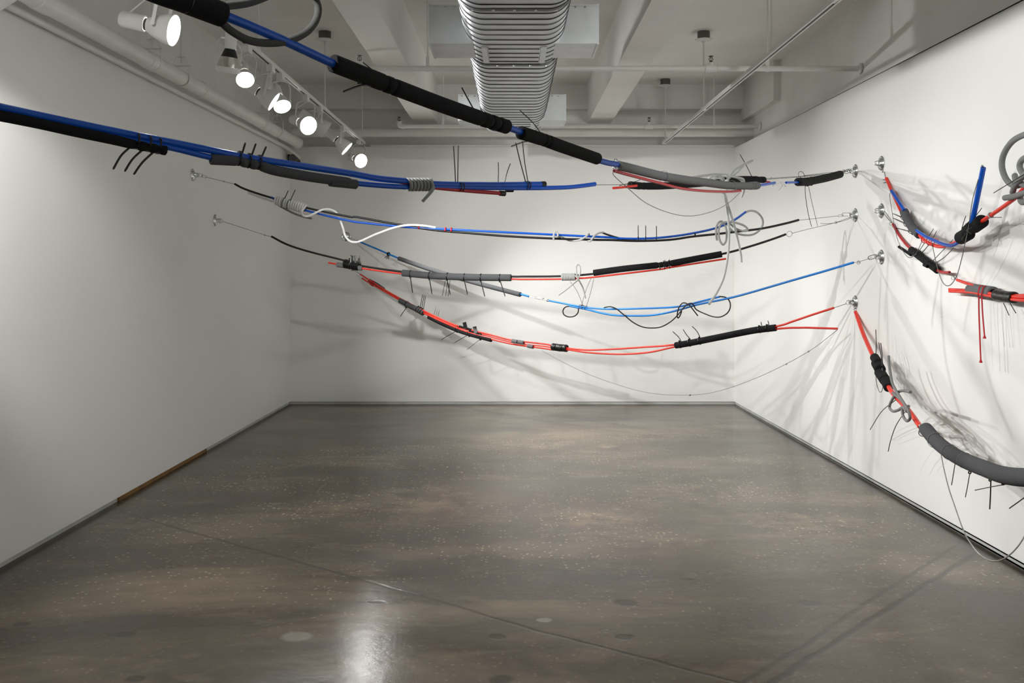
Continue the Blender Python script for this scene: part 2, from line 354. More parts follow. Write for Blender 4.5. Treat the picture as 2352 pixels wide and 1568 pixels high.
for d, xl, tees, rods, lab in ((7.33, 826, (1633,), (982, 1763), 'nearer'), (10.3, 917, (1491,), (1018, 1640), 'farther')):
    x0 = (xl - CX) * d / F; r = 0.021
    t = thing('sprinkler_pipe', f'{lab} white sprinkler pipe spanning the room under the ceiling', 'pipe', (2.735, d, ZP), 'sprinkler pipes')
    MB().sweep([(x0 + 0.03, d, ZP), (2.73, d, ZP)], r, 18).build('pipe', 'paint', t)
    MB().sweep([(x0 + 0.06, d, ZP), (x0 + 0.03, d, ZP), (x0 + 0.008, d, ZP + 0.008), (x0, d, ZP + 0.03), (x0, d, ZP + 0.055)], [0.027, 0.028, 0.03, 0.028, 0.027], 16).build('elbow', 'paint', t)
    sprinkler_head(t, x0, d, ZP + 0.05)
    for px in tees:
        x = (px - CX) * d / F
        MB().sweep([(x - 0.05, d, ZP), (x - 0.045, d, ZP), (x + 0.045, d, ZP), (x + 0.05, d, ZP)], [0.022, 0.029, 0.029, 0.022], 16).lathe([(0.02, 0), (0.02, 0.045), (0.013, 0.05)], (x, d, ZP), (0, 0, 1), 14).build('tee', 'paint', t)
        sprinkler_head(t, x, d, ZP + 0.045)
    for px in rods:
        x = (px - CX) * d / F
        hg = MB().sweep([(x, d, ZP + 0.02), (x, d, ZC)], 0.006, 8)
        hg.sweep([(x - 0.012, d, ZP), (x + 0.012, d, ZP)], 0.025, 16).box((x - 0.012, d - 0.012, ZP), (x + 0.012, d + 0.012, ZP + 0.09))
        hg.build('hanger', 'paint', t)
    MB().lathe([(0.045, 0), (0.045, 0.012), (0.03, 0.02)], (2.73, d, ZP), (-1, 0, 0), 18).build('escutcheon', 'paint', t)

# ------------------------------------------------------------------ spiral duct
DX, DW, DH, DZ = 0.012, 0.56, 0.29, 2.79
def oval(y, g=0.0, n=12):
    R = 0.125 + g; hw = DW / 2 + g; z0 = DZ - g; z1 = DZ + DH + g; pts = []
    for cx, cz, a0 in ((DX + hw - R, z1 - R, 0), (DX - hw + R, z1 - R, 90), (DX - hw + R, z0 + R, 180), (DX + hw - R, z0 + R, 270)):
        for k in range(n): a = math.radians(a0 + 90 * k / (n - 1)); pts.append(Vector((cx + R * math.cos(a), y, cz + R * math.sin(a))))
    return pts
def loft(loops):
    mb = MB(); n = len(loops[0])
    for l in loops: mb.v += l
    for i in range(len(loops) - 1):
        for k in range(n): mb.f.append((i * n + k, i * n + (k + 1) % n, (i + 1) * n + (k + 1) % n, (i + 1) * n + k))
    mb.f.append(tuple(range(n))); mb.f.append(tuple((len(loops) - 1) * n + k for k in range(n))); return mb
du = thing('spiral_duct', 'galvanised flat oval spiral duct with side outlet boxes under the ceiling', 'duct', (DX, 5, ZC))
for y0, y1, g, pitch in ((1.2, 4.42, 0.012, 0.105), (4.44, 5.66, 0.0, 0.105), (5.70, 8.54, -0.004, 0.124)):
    body = loft([oval(y0, g), oval(y1, g)]).build('duct_section', 'duct', du)
    n = len(oval(0)); path = []
    for k in range(int((y1 - y0 - 0.04) / pitch) * n):
        yy = y0 + 0.02 + pitch * k / n; q = oval(yy, g + 0.001)[k % n]; path.append(q)
    MB().sweep(path, 0.0036, 4, up=(0, 1, 0)).build('spiral_seam', 'seam', body)
for y, g in ((4.43, 0.016), (5.68, 0.006)):
    loft([oval(y - 0.02, g - 0.01), oval(y - 0.018, g), oval(y + 0.018, g), oval(y + 0.02, g - 0.01)]).build('joint_band', 'seam', du)
    for k in range(5):
        x = DX - 0.2 + 0.1 * k; MB().lathe([(0.007, 0), (0.006, 0.004), (0, 0.006)], (x, y - 0.005, DZ - g), (0, 0, -1), 8).build('screw', 'steel', du)
for y0, y1, xl, xr in ((5.24, 5.60, -0.466, 0.487), (7.94, 8.30, -0.458, 0.460)):
    for xa, xb, s in ((xl, DX - 0.20, -1), (DX + 0.20, xr, 1)):
        bx = MB().box((xa, y0, 2.812), (xb, y1, 3.03)).build('outlet_box', 'duct', du, smooth=False)
        fx = xa if s < 0 else xb
        for z in (2.812, 3.03): MB().box((min(fx, fx - s * 0.012), y0 - 0.003, z - 0.004), (max(fx, fx - s * 0.012), y1 + 0.003, z + 0.004)).build('flange', 'duct', bx, smooth=False)
        for z0, z1 in ((3.022, 3.03), (2.812, 2.817)): MB().box((min(xa, xb), y0 - 0.004, z0), (max(xa, xb), y0, z1)).build('edge_strip', 'duct', bx, smooth=False)
        for k in range(4): MB().lathe([(0.006, 0), (0.004, 0.003)], (xa + (xb - xa) * (0.12 + 0.2 * k), y0 - 0.003, 3.018), (0, -1, 0), 8).build('screw', 'steel', bx)
        ix = DX + s * 0.165
        MB().box((ix - 0.018, y0 - 0.01, DZ - 0.006), (ix + 0.018, y1 + 0.01, DZ + 0.001)).box((ix - 0.018 * s - 0.002, y0 - 0.01, DZ - 0.006), (ix - 0.018 * s + 0.002, y1 + 0.01, DZ + 0.03)).build('strap', 'duct', bx, smooth=False)
for y in (3.2, 6.6, 8.15):
    for s in (-1, 1): MB().sweep([(DX + s * 0.16, y, DZ + DH - 0.01), (DX + s * 0.16, y, ZC)], 0.005, 8).build('hanger_rod', 'dull', du)

# ------------------------------------------------------------------ light tracks
ZT = 2.97
def track(x, y0, y1, label, joints):
    t = thing('light_track', label, 'light track', (x, 8.4, ZC), 'ceiling light tracks')
    w = 0.019
    MB().box((x - w, y0, ZT), (x + w, y1, ZT + 0.022)).box((x - w, y0, ZT - 0.004), (x - 0.008, y1, ZT)).box((x + 0.008, y0, ZT - 0.004), (x + w, y1, ZT)).build('rail', 'paint', t, smooth=False)
    ys = [y0 + 0.03] + joints + [y1 - 0.05]
    for a, b in zip(ys, ys[1:]): MB().box((x - 0.008, a + 0.06, ZT - 0.002), (x + 0.008, b - 0.06, ZT + 0.001)).build('slot', 'slot', t, smooth=False)
    for y in (1.9, 4.05, 6.2, 8.4, 10.5):
        r = MB().sweep([(x, y, ZT + 0.02), (x, y, ZC - 0.02)], 0.007, 8).box((x - 0.012, y - 0.03, ZT + 0.02), (x + 0.012, y + 0.03, ZT + 0.035)).build('hanger_rod', 'paint', t)
        MB().lathe([(0.075, -0.075), (0.078, -0.07), (0.02, -0.085), (0.012, -0.1)], (x, y, ZC), (0, 0, 1), 24).build('canopy_cover', 'paint', r)
        MB().lathe([(0.055, -0.07), (0.055, 0.0)], (x, y, ZC), (0, 0, 1), 24).build('junction_box', 'canopy', r)
track(-1.68, 0.4, 10.62, 'white ceiling track holding a row of spotlights on the left', [4.6, 7.4])
track(1.72, 0.4, 10.62, 'white ceiling track without lamps in view on the right', [4.95, 8.35])

def spotlight(x, y, lens, dirv, lit, label, yoke_side=None, energy=None, cone=62, blend=0.7, k=1.0):
    """a track head: adapter on the rail, yoke, socket can, flared reflector, lens"""
    a = Vector(dirv).normalized(); L = Vector(lens)
    t = thing('track_spotlight', label, 'spotlight', (x, y, ZT), 'track spotlights')
    MB().box((x - 0.02, y - 0.045, ZT - 0.05), (x + 0.02, y + 0.045, ZT)).box((x - 0.014, y - 0.05, ZT - 0.01), (x + 0.014, y + 0.05, ZT - 0.001)).build('track_adapter', 'paint', t, smooth=False)
    sc = lambda prof: [(r * k, h * k) for r, h in prof]
    piv = L - a * 0.06 * k                                   # pivot on the reflector
    side = a.cross(Vector((0, 0, 1)));  side = side.normalized() if side.length > 0.1 else Vector((1, 0, 0))
    R = 0.086 * k; top = Vector((x, y, ZT - 0.05))
    up = (top - piv); hgt = up.length; up.normalize(); side = (side - up * side.dot(up)).normalized()
    yk = [piv + side * R, piv + side * R + up * (hgt - 0.05), piv + side * (R - 0.012) + up * (hgt - 0.02), piv + side * (R - 0.04) + up * (hgt - 0.006), top,
          piv - side * (R - 0.04) + up * (hgt - 0.006), piv - side * (R - 0.012) + up * (hgt - 0.02), piv - side * R + up * (hgt - 0.05), piv - side * R]
    MB().sweep(yk, 0.012, 4, flat=0.22, up=a).build('yoke', 'paint', t, smooth=False)
    for s in (-1, 1): MB().lathe([(0.012, 0), (0.012, 0.01)], piv + side * s * (R - 0.004), side * s, 10).build('pivot_knob', 'paint', t)
    MB().lathe(sc([(0.0, -0.255), (0.034, -0.255), (0.040, -0.245), (0.040, -0.135), (0.036, -0.132)]), L, a, 24).build('socket_can', 'paint', t)
    MB().lathe(sc([(0.030, -0.15), (0.030, -0.115), (0.034, -0.11)] if lit else [(0.032, -0.15), (0.036, -0.13), (0.056, -0.078), (0.05, -0.076)]), L, a, 24).build('neck', 'slot', t)
    if not lit: MB().lathe(sc([(0.080, -0.008), (0.082, 0.0), (0.081, 0.022), (0.076, 0.024)]), L, a, 28).build('rim', 'paint', t)
    o = MB(); n = 28; prof = sc([(0.034, -0.118), (0.05, -0.09), (0.070, -0.035), (0.075, -0.012), (0.078, 0.012), (0.075, 0.012), (0.071, -0.01)])
    b0 = a.orthogonal().normalized(); b1 = a.cross(b0)
    for r, h in prof:
        for j in range(n): q = 2 * math.pi * j / n; o.v.append(L + a * h + (b0 * math.cos(q) + b1 * math.sin(q)) * r)
    for i in range(len(prof) - 1):
        for j in range(n): o.f.append((i * n + j, i * n + (j + 1) % n, (i + 1) * n + (j + 1) % n, (i + 1) * n + j))
    o.build('reflector', 'paint' if lit else 'chrome', t)
    MB().lathe(sc([(0.0, -0.02), (0.071, -0.02), (0.071, -0.008), (0.05, -0.002), (0.0, 0.0)]), L, a, 28).build('lens', 'lens' if lit else 'lensoff', t, label='glowing white lens' if lit else 'unlit lens')
    w0 = top + Vector((0, 0.02, 0)); can = L - a * 0.22 * k
    MB().sweep([w0, (w0 + can) / 2 + Vector((0.0, 0.0, 0.02)) + side * 0.03, can + Vector((0, 0, 0.03)), can], 0.0035, 6).build('lamp_cable', 'paint', t)
    if lit:
        ld = bpy.data.lights.new('spot', 'SPOT'); ld.energy = energy or SPOT_W; ld.spot_size = math.radians(cone); ld.spot_blend = blend; ld.shadow_soft_size = 0.038
        ld.color = (1.0, 0.995, 0.98)
        lo = bpy.data.objects.new('spot_light', ld); COL.objects.link(lo); lo.parent = t
        lo.location = (L + a * 0.02) - Vector((x, y, ZT)); lo.rotation_euler = a.to_track_quat('-Z', 'Y').to_euler()
    return t
TX = -1.68
def dpx(x): return 1.68 * F / (CX - x)
heads = [  # connector px x, lens px, direction, lit, energy, cone, label
    (385, (394, 69), (0.95, -0.02, -0.22), 1, 1.0, 80, 'bright sideways spotlight beside the thick foam at the upper left'),
    (530, (524, 158), (-0.14, 0.12, -0.97), 0, 0, 60, 'unlit spotlight pointing straight down with chrome reflector, second along the left track'),
    (568, (563, 182), (0.25, -0.70, -0.62), 1, 0.5, 70, 'glaring spotlight right of the unlit chrome one'),
    (622, (626, 232), (0.80, 0.12, -0.52), 1, 1.1, 80, 'spotlight seen edge-on aiming right, middle of the left track'),
    (645, (648, 243), (0.34, -0.52, -0.72), 1, 0.5, 70, 'spotlight tilted down with glowing inner rim, behind the edge-on one'),
    (703, (707, 288), (0.62, -0.66, -0.30), 1, 1.1, 70, 'glaring spotlight with rounded yoke facing the camera, above the wall camera'),
    (735, (748, 297), (0.75, 0.30, -0.50), 1, 1.0, 80, 'spotlight turned away, just right of the glaring rounded yoke one'),
    (787, (795, 340), (0.70, 0.05, -0.62), 1, 1.1, 80, 'slanted spotlight second from the far end of the left track'),
    (824, (828, 369), (0.60, -0.74, -0.26), 1, 1.2, 62, 'starry glaring spotlight at the far end of the left track'),
]
HK = {568: 0.74, 645: 0.82, 530: 0.86, 622: 0.92}
for cxp, lp, dv, lit, en, cone, lab in heads:
    d = dpx(cxp); spotlight(TX, d, P(lp[0], lp[1], d - (0.0 if lit else 0.1)), dv, bool(lit), lab, energy=SPOT_W * en, cone=cone, k=HK.get(cxp, 1.0))
# heads on the same tracks nearer than the frame
for x, y, tgt, en, cone, lab in ((-1.68, 3.35, (-2.65, 4.85, 2.0), 0.6, 48, 'spotlight aiming at the left wall, just nearer than the frame on the left track'),
                                 (-1.68, 3.65, (0.8, 10.75, 1.05), 2.6, 42, 'spotlight aiming at the back wall, just nearer than the frame on the left track'),
                                 (1.72, 2.0, (0.2, 10.75, 1.4), 0.8, 50, 'spotlight aiming at the back wall, on the near end of the right track'),
                                 (-1.68, 1.7, (2.7, 3.2, 1.5), 0.9, 80, 'spotlight aiming at the right wall, nearest on the left track'),
                                 (-1.68, 0.6, (-1.0, -4.0, 2.2), 0.8, 90, 'added bounce spotlight aiming at the wall behind the viewer, on the left track'),  # this and the next are added, to bounce light off the front wall
                                 (1.72, 0.6, (1.0, -4.0, 2.2), 0.8, 90, 'added bounce spotlight aiming at the wall behind the viewer, on the right track')):
    top = Vector((x, y, ZT)); dv = (Vector(tgt) - top).normalized()
    spotlight(x, y, top + Vector((0, 0, -0.22)) + dv * 0.06, dv, True, lab, energy=SPOT_W * en, cone=cone)

# ------------------------------------------------------------------ wall camera
cp = P(676, 366, 10.45)
t = thing('wall_camera', 'small dark surveillance camera in the far left corner', 'camera', P(664, 366, 10.6))
MB().obox(P(664, 366, 10.62), (0.012, 0, 0), (0, 0.02, 0), (0, 0, 0.055)).obox(P(668, 358, 10.58), (0.02, 0, 0), (0, 0.012, 0), (0, 0, 0.012)).build('bracket', 'slot', t, smooth=False)
MB().sweep([P(665, 366, 10.6), P(672, 363, 10.5)], 0.012, 10).build('arm', 'darkmetal', t)
ca = Vector((0.6, -0.55, -0.5)).normalized()
MB().lathe([(0.03, -0.06), (0.04, -0.055), (0.04, 0.07), (0.034, 0.075)], cp, ca, 22).build('body', 'casing', t)
MB().lathe([(0.032, 0.07), (0.03, 0.078), (0.0, 0.08)], cp, ca, 22).build('lens', 'slot', t)

# ------------------------------------------------------------------ wall anchors
def anchor(c, nrm, label):
    c = Vector(c); nrm = Vector(nrm).normalized()
    t = thing('wall_anchor', label, 'wall anchor', c, 'round steel wall anchors')
    MB().lathe([(0.0, 0.0), (0.052, 0.0), (0.053, 0.004), (0.046, 0.010), (0.038, 0.008), (0.034, 0.010), (0.026, 0.016), (0.012, 0.018), (0.0, 0.018)], c, nrm, 32).build('plate', 'steel', t)
    u = Vector((0, 0, 1)); w = nrm.cross(u)
    hook = [c + u * 0.016 + nrm * 0.012, c + u * 0.016 + nrm * 0.035, c + u * 0.008 + nrm * 0.05, c - u * 0.008 + nrm * 0.05, c - u * 0.016 + nrm * 0.035, c - u * 0.016 + nrm * 0.012]
    MB().sweep(hook, 0.004, 8).build('eye_hook', 'steel', t)
    for k in range(4):
        a = math.radians(45 + 90 * k); MB().lathe([(0.006, 0), (0.005, 0.003), (0, 0.004)], c + (u * math.cos(a) + w * math.sin(a)) * 0.032 + nrm * 0.009, nrm, 8).build('screw', 'dull', t)
    return t
def RW(px, py):
    y = 2.72 * F / ((px - CX) + 33.0); return Vector((XR(y), y, H + (HY - py) * y / F))
def LW(px, py):
    y = 2.725 * F / ((CX - px) + 35.0); return Vector((XL(y), y, H + (HY - py) * y / F))
nR = Vector((-1, -0.015, 0)); nL = Vector((1, -0.016, 0))
for px, py, row in ((1965, 393, 'top of the farther column'), (1965, 494, 'middle of the farther column'), (1965, 694, 'lowest of all'),
                    (2025, 375, 'top of the nearer column'), (2025, 484, 'middle of the nearer column'), (2025, 590, 'bottom of the nearer column')):
    anchor(RW(px, py), nR, 'round steel anchor on the right wall, ' + row)
anchor(LW(443, 402), nL, 'round steel anchor on the left wall, upper of the pair')
anchor(LW(494, 506), nL, 'round steel anchor on the left wall, lower of the pair')
anchor((-1.905, D, H + 75 * 0.005), (0, -1, 0), 'round steel anchor on the back wall behind the white cord')
anchor((-1.83, D, 1.585), (0, -1, 0), 'round steel anchor on the back wall, hidden behind the wrapped clips')
anchor((XL(2.33), 2.33, 2.33), nL, 'round steel anchor on the left wall, nearer than the frame')
anchor((XL(-0.35), -0.35, 2.62), nL, 'round steel anchor on the left wall beside the viewer')
anchor((XR(3.2), 3.2, 2.5), nR, 'round steel anchor on the right wall nearer than the frame, upper')
anchor((XR(2.8), 2.8, 1.6), nR, 'round steel anchor on the right wall nearer than the frame, middle')
anchor((XR(2.0), 2.0, 1.5), nR, 'round steel anchor on the right wall nearer than the frame, lower')

# ------------------------------------------------------------------ strands
def crop(ox, oy, s):
    return lambda *p: [(ox + q[0] / s, oy + q[1] / s) + tuple(q[2:]) for q in p]
A1 = crop(0, 0, 3.485); A2 = crop(480, 0, 3.919); A5 = crop(1850, 300, 3.92); A6 = crop(1850, 650, 2.341); A7 = crop(1350, 340, 3.733)
A8 = crop(750, 340, 3.618); B1 = crop(200, 250, 3.92); B2 = crop(750, 560, 4.704); B3 = crop(1200, 560, 4.704); B4 = crop(1500, 560, 4.704); B5 = crop(700, 100, 3.36)
NAMES = {'coilgrey': 'mid grey', 'blackfoam': 'black foam', 'greyfoam': 'dark grey foam', 'lightfoam': 'grey foam', 'blue': 'blue plastic', 'skyblue': 'light blue plastic', 'red': 'red plastic', 'darkred': 'crimson plastic',
         'redcord': 'red', 'black': 'black rubber', 'blackplastic': 'black plastic', 'cord': 'pale grey', 'whitecord': 'white', 'greycord': 'grey foam', 'darkcord': 'charcoal foam', 'steel': 'bright steel', 'dull': 'steel'}
class Strand:
    def __init__(s, label, x0, d0, x1, d1, base):
        s.x0, s.i0, s.x1, s.i1 = x0, 1 / d0, x1, 1 / d1
        s.t = thing('suspended_strand', label, 'installation', base, 'strands slung across the room')
    def d(s, x): return 1 / max(0.06, s.i0 + (s.i1 - s.i0) * (x - s.x0) / (s.x1 - s.x0))
    def w(s, p):
        d = s.d(p[0]) - (p[2] if len(p) > 2 else 0.0); return P(p[0], p[1], d)
    def path(s, pts, step=5.0):
        k = max(len(p) for p in pts); pts = [tuple(p) + (0.0,) * (k - len(p)) for p in pts]
        return [s.w(p) for p in catmull(pts, step)]
    def R(s, pts, px): m = pts[len(pts) // 2]; return px / 2 * s.d(m[0]) / F
    def lab(s, mat, name): return (NAMES.get(mat, mat) + ' ' + name.replace('_', ' '))
    def tube(s, name, pts, px, mat, n=12, hole=None, parent=None, step=6.0, r=None, pre=(), post=()):
        w = [Vector(v) for v in pre] + s.path(pts, step) + [Vector(v) for v in post]
        return MB().sweep(w, r or s.R(pts, px), n, hole=hole).build(name, mat, parent or s.t, label=s.lab(mat, name))
    def wire(s, pts, px=1.3, mat='dull', pre=(), post=(), name='wire', parent=None):
        return s.tube(name, pts, px, mat, 6, pre=pre, post=post, parent=parent)
    def chain(s, pts, px=2.6, mat='dull', parent=None):
        w = s.path(pts, 1.6); r0 = s.R(pts, px); rad = [r0 * (0.62 + 0.38 * math.cos(math.pi * i)) for i in range(len(w))]
        return MB().sweep(w, rad, 6).build('bead_chain', mat, parent or s.t, label='steel bead chain')
    def sleeve(s, pts, px, mat, pinch=(), depth=0.22, sig=5.0, hole=0.45, name='foam_sleeve', n=20, pre=()):
        w = [Vector(v) for v in pre] + s.path(pts, 2.5); R = s.R(pts, px); pins = [s.w(p) for p in pinch]; sg = sig / 2 * s.d(pts[len(pts) // 2][0]) / F * 2
        rad = []
        for i, q in enumerate(w):
            k = 1.0
            for pp in pins:
                t = (w[min(i + 1, len(w) - 1)] - w[max(i - 1, 0)]).normalized(); a = (q - pp).dot(t)
                k = min(k, 1 - depth * math.exp(-(a / sg) ** 2)) if (q - pp).length < 6 * R + 0.05 else k
            rad.append(R * k)
        e = w[0] - w[1]; e.normalize(); f = (w[-1] - w[-2]).normalized()
        w = [w[0] + e * R * 0.10] + w + [w[-1] + f * R * 0.10]; rad = [rad[0] * 0.90] + rad + [rad[-1] * 0.90]
        o = MB().sweep(w, rad, n, hole=hole).build(name, mat, s.t, label=s.lab(mat, name), ang=50)
        return o
    def band(s, at, tdir, rpx, wpx, mat='blackplastic', tail=None, tpx=2.6, parent=None, name='zip_tie', double=False, head=True, tip=None):
        """a strap cinched round the bundle at pixel `at`; tdir = pixel direction of the strand; tail = pixel points of the loose end"""
        c = s.w(at); c2 = s.w((at[0] + tdir[0] * 6, at[1] + tdir[1] * 6)); ax = (c2 - c).normalized(); q = s.d(at[0]) / F; r = rpx * q; h = wpx / 2 * q
        mb = MB()
        for o in ((0.0,) if not double else (-1.3, 1.3)):
            rp = ring_pts(c + ax * h * 2 * o, ax, r, 22); mb.sweep(rp, h, 6, closed=True, flat=0.6, up=ax)
        if tail:
            tw = s.path(tail, 4.0); st = tw[0]; dirv = (st - c); dirv = dirv - ax * dirv.dot(ax)
            dirv = dirv.normalized() if dirv.length > 1e-6 else Vector((0, 0, -1))
            hp = c + dirv * (r + h * 0.6)
            if head: mb.obox(hp, ax * h * 1.5, dirv * h * 1.6, ax.cross(dirv) * h * 1.8)
            tr = tpx / 2 * q
            mb.sweep([hp] + tw, [tr * 1.1] * (len(tw)) + [tr * 0.7], 6, flat=0.7)
        return mb.build(name, mat, parent or s.t, label=s.lab(mat, name))
    def strip(s, pts, px, mat='blackplastic', parent=None, name='zip_tie_tail'):
        return s.tube(name, pts, px, mat, 6, parent=parent)
    def coil(s, a, b, rpx, turns, cpx, mat, name='cord_wrap', tail=None, head=None, ph=0.0):
        """cord wound round the bundle between pixels a and b"""
        p0, p1 = s.w(a), s.w(b); ax = (p1 - p0).normalized(); q = s.d((a[0] + b[0]) / 2) / F; u = ax.orthogonal(); u = (Vector((0, 0, 1)) - ax * ax.z).normalized(); v = ax.cross(u)
        pts = list(s.path(head, 4)) if head else []
        n = turns * 20
        for k in range(n + 1):
            t = 2 * math.pi * k / 20 + ph; pts.append(p0.lerp(p1, k / n) + (u * math.cos(t) + v * math.sin(t)) * rpx * q)
        if tail: pts += s.path(tail, 4)
        return MB().sweep(pts, cpx / 2 * q, 8).build(name, mat, s.t, label=s.lab(mat, name))
    def loop(s, c, rpx, mat='steel', px=1.6, axis=(0, 1, 0.2), e=1.0, name='ring', up=None, parent=None):
        q = s.d(c[0]) / F
        return MB().sweep(ring_pts(s.w(c), axis, rpx * q, 22, e, up), px / 2 * q, 6, closed=True).build(name, mat, parent or s.t, label=s.lab(mat, name))
    def link(s, a, b, wpx=6, px=1.8):
        """quick link between two pixels"""
        p0, p1 = s.w(a), s.w(b); ax = (p1 - p0).normalized(); q = s.d(a[0]) / F; w = ax.cross(Vector((0, 1, 0))).normalized() * wpx / 2 * q; L = (p1 - p0).length
        r = wpx / 2 * q; pts = []
        for k in range(9): t = math.pi * k / 8; pts.append(p1 - ax * r + w * math.cos(t) + ax * r * math.sin(t))
        for k in range(9): t = math.pi * k / 8; pts.append(p0 + ax * r - w * math.cos(t) - ax * r * math.sin(t))
        return MB().sweep(pts, px / 2 * q, 6, closed=True).build('quick_link', 'steel', s.t, label='steel quick link')
def hookpt(c, n): return Vector(c) + Vector(n).normalized() * 0.048

# ---- strand 1: the nearest one, from the viewer's left, over the top to the right wall
S = Strand('nearest strand of fat black foam and blue tube coming from the top left', 640, 2.54, 1965, 7.11, (XL(-0.35), -0.35, 2.62))
axis = [(200, -95), (340, -31), (508, 33), (640, 88), (770, 148), (880, 192), (1000, 236), (1130, 280), (1190, 301), (1260, 328), (1375, 368), (1418, 378)]
S.tube('tube', axis, 19, 'blue', r=0.0125)
S.wire([(150, -122), (200, -95)], 6, pre=[(XL(-0.35) + 0.05, -0.35, 2.62), P(60, -190, 1.55)])
f = S.sleeve([(180, -105), (340, -31), (420, -1), (509, 33)], 60, 'blackfoam', pinch=[(428, 2)], depth=0.05, sig=3)
S.band((428, 2), (1, 0.38), 29, 4, parent=f)
S.tube('foam_loop', [(518, 14), (565, 8), (600, -3), (655, -25), (705, -22), (728, 6), (728, 40), (706, 72), (662, 94), (615, 99), (570, 92), (530, 70), (500, 42)], 17, 'darkcord', 14)
f = S.sleeve(B5((222, 153), (600, 300), (1000, 452), (1350, 575), (1555, 641)), 37, 'blackfoam', pinch=B5((612, 305), (680, 333), (1365, 578), (1425, 600), (1483, 618)), depth=0.30, sig=3.2)
S.strip(B5((520, 325), (440, 322), (300, 370)), 5.5, parent=f); S.strip(B5((625, 285), (450, 146)), 2.5, parent=f); S.strip(B5((1360, 590), (1300, 500), (1212, 340)), 3.2, parent=f)
for p in B5((612, 305), (680, 333), (1365, 578), (1425, 600), (1483, 618)): S.band(p, (1, 0.38), 13, 3, parent=f)
f = S.sleeve(B5((1668, 688), (1850, 745), (2000, 800), (2255, 888)), 29, 'blackfoam', pinch=B5((1835, 742), (1868, 752)), depth=0.24, sig=3)
for p in B5((1835, 742), (1868, 752)): S.band(p, (1, 0.35), 10.5, 2.4, parent=f)
S.strip(B5((1840, 715), (1760, 610), (1662, 517)), 2.2, parent=f); S.strip(B5((1800, 760), (1700, 757), (1595, 793)), 2.6, parent=f)
f = S.sleeve(A7((262, 150), (330, 165), (500, 208), (650, 243), (850, 275), (1000, 293), (1230, 322), (1455, 322)), 19.5, 'lightfoam', pinch=A7((285, 153), (312, 160), (338, 167), (650, 243), (1230, 322), (1395, 324), (1420, 323), (1440, 322)), depth=0.12, sig=2.2)
for p in A7((650, 245), (1230, 325)): S.band(p, (1, 0.15), 13, 1.6, mat='dull', name='wire_tie', parent=f)
for p in A7((285, 153), (312, 160), (338, 167), (1395, 324), (1420, 323), (1440, 322)): S.band(p, (1, 0.2), 9.0, 1.6, mat='greycord', parent=f)
S.tube('tube', A7((225, 195), (400, 243), (620, 300), (800, 345), (1000, 368), (1200, 374), (1310, 366)), 6.5, 'darkred', hole=0.6)
S.loop(A7((238, 108))[0], 4, px=2); S.loop(A7((236, 170))[0], 4.5, px=2.2)
S.chain(A7((225, 195), (222, 232), (340, 340), (500, 470), (700, 555), (880, 582), (1060, 545), (1200, 475), (1302, 385)), 2.2)
S.tube('tube', A7((1445, 322), (1520, 312), (1602, 298)), 6.5, 'blue', hole=0.6)
S.wire(A7((1590, 318), (1600, 300), (1640, 305), (1660, 290), (1690, 298), (1710, 295)), 1.6, 'steel'); S.wire(A7((1585, 325), (1650, 300), (1670, 325), (1640, 358)), 1.2, 'steel'); S.wire(A7((1640, 295), (1680, 310), (1700, 330)), 1.4, 'steel')
S.tube('tube', A7((1700, 296), (1830, 292), (1870, 289)), 5.5, 'blue', hole=0.6)
f = S.sleeve(A7((1803, 290), (1870, 288), (1930, 279), (2050, 255), (2163, 225)), 18.5, 'blackfoam', pinch=A7((1885, 287), (1918, 281)), depth=0.10, sig=2.5)
S.band(A7((1885, 287))[0], (1, -0.1), 9.5, 1.6, parent=f, tail=A7((1863, 325), (1868, 420), (1890, 560), (1920, 676)), tpx=1.8); S.band(A7((1918, 281))[0], (1, -0.15), 9.5, 1.6, parent=f, tail=A7((1892, 322), (1925, 480), (1972, 672)), tpx=1.4)
S.wire(A7((1862, 250), (1850, 215), (1825, 200), (1806, 216), (1812, 240), (1835, 258)), 1.4)
S.wire(A7((1850, 236), (2000, 218), (2180, 200)), 1.3, post=[hookpt(RW(1965, 393), nR)])
S.wire(A7((2160, 212), (2200, 200), (2230, 180), (2250, 205), (2210, 220), (2190, 195), (2260, 190)), 1.5, post=[hookpt(RW(1965, 393), nR)])
S.loop(A7((2195, 200))[0], 4, px=1.4); S.loop(A7((2245, 195))[0], 4.5, px=1.6, axis=(0.5, 1, 0.4))

# ---- strand 2: blue tubes from the left edge
S = Strand('long strand of paired blue tubes and foam entering at the left edge', 0, 3.19, 1965, 7.11, (XL(2.33), 2.33, 2.33))
top = [(-120, 217), (0, 246)] + B1((0, 152), (440, 240), (700, 290), (1100, 370), (1400, 430), (1900, 508), (2352, 578)) + B5((560, 1040), (780, 1062), (1000, 1083), (1400, 1090), (1830, 1085))
S.tube('tube', top, 13, 'blue', r=0.0142)
low = [(-120, 232), (0, 262), (200, 303), (382, 337)] + B1((1130, 440), (1560, 510), (2000, 590)) + B5((400, 1078), (780, 1107), (1000, 1104), (1400, 1113), (1750, 1115), (2000, 1110), (2120, 1100), (2240, 1084))
S.tube('tube', low, 10, 'blue', r=0.0118, hole=0.6)
S.wire([(-160, 206), (-120, 222)], 3, pre=[hookpt((XL(2.33), 2.33, 2.33), nL)])
cp0, cp1 = S.w(B5((1822, 1086))[0]), S.w(B5((1852, 1085))[0])
MB().sweep([cp0, cp1], 0.0158, 16).build('end_cap', 'black', S.t)
f = S.sleeve([(-110, 243)] + A1((0, 925), (300, 985), (600, 1052), (900, 1115), (1100, 1160), (1325, 1203)), 25, 'blackfoam', pinch=A1((1092, 1158), (1182, 1176), (1265, 1192)), depth=0.2, sig=6)
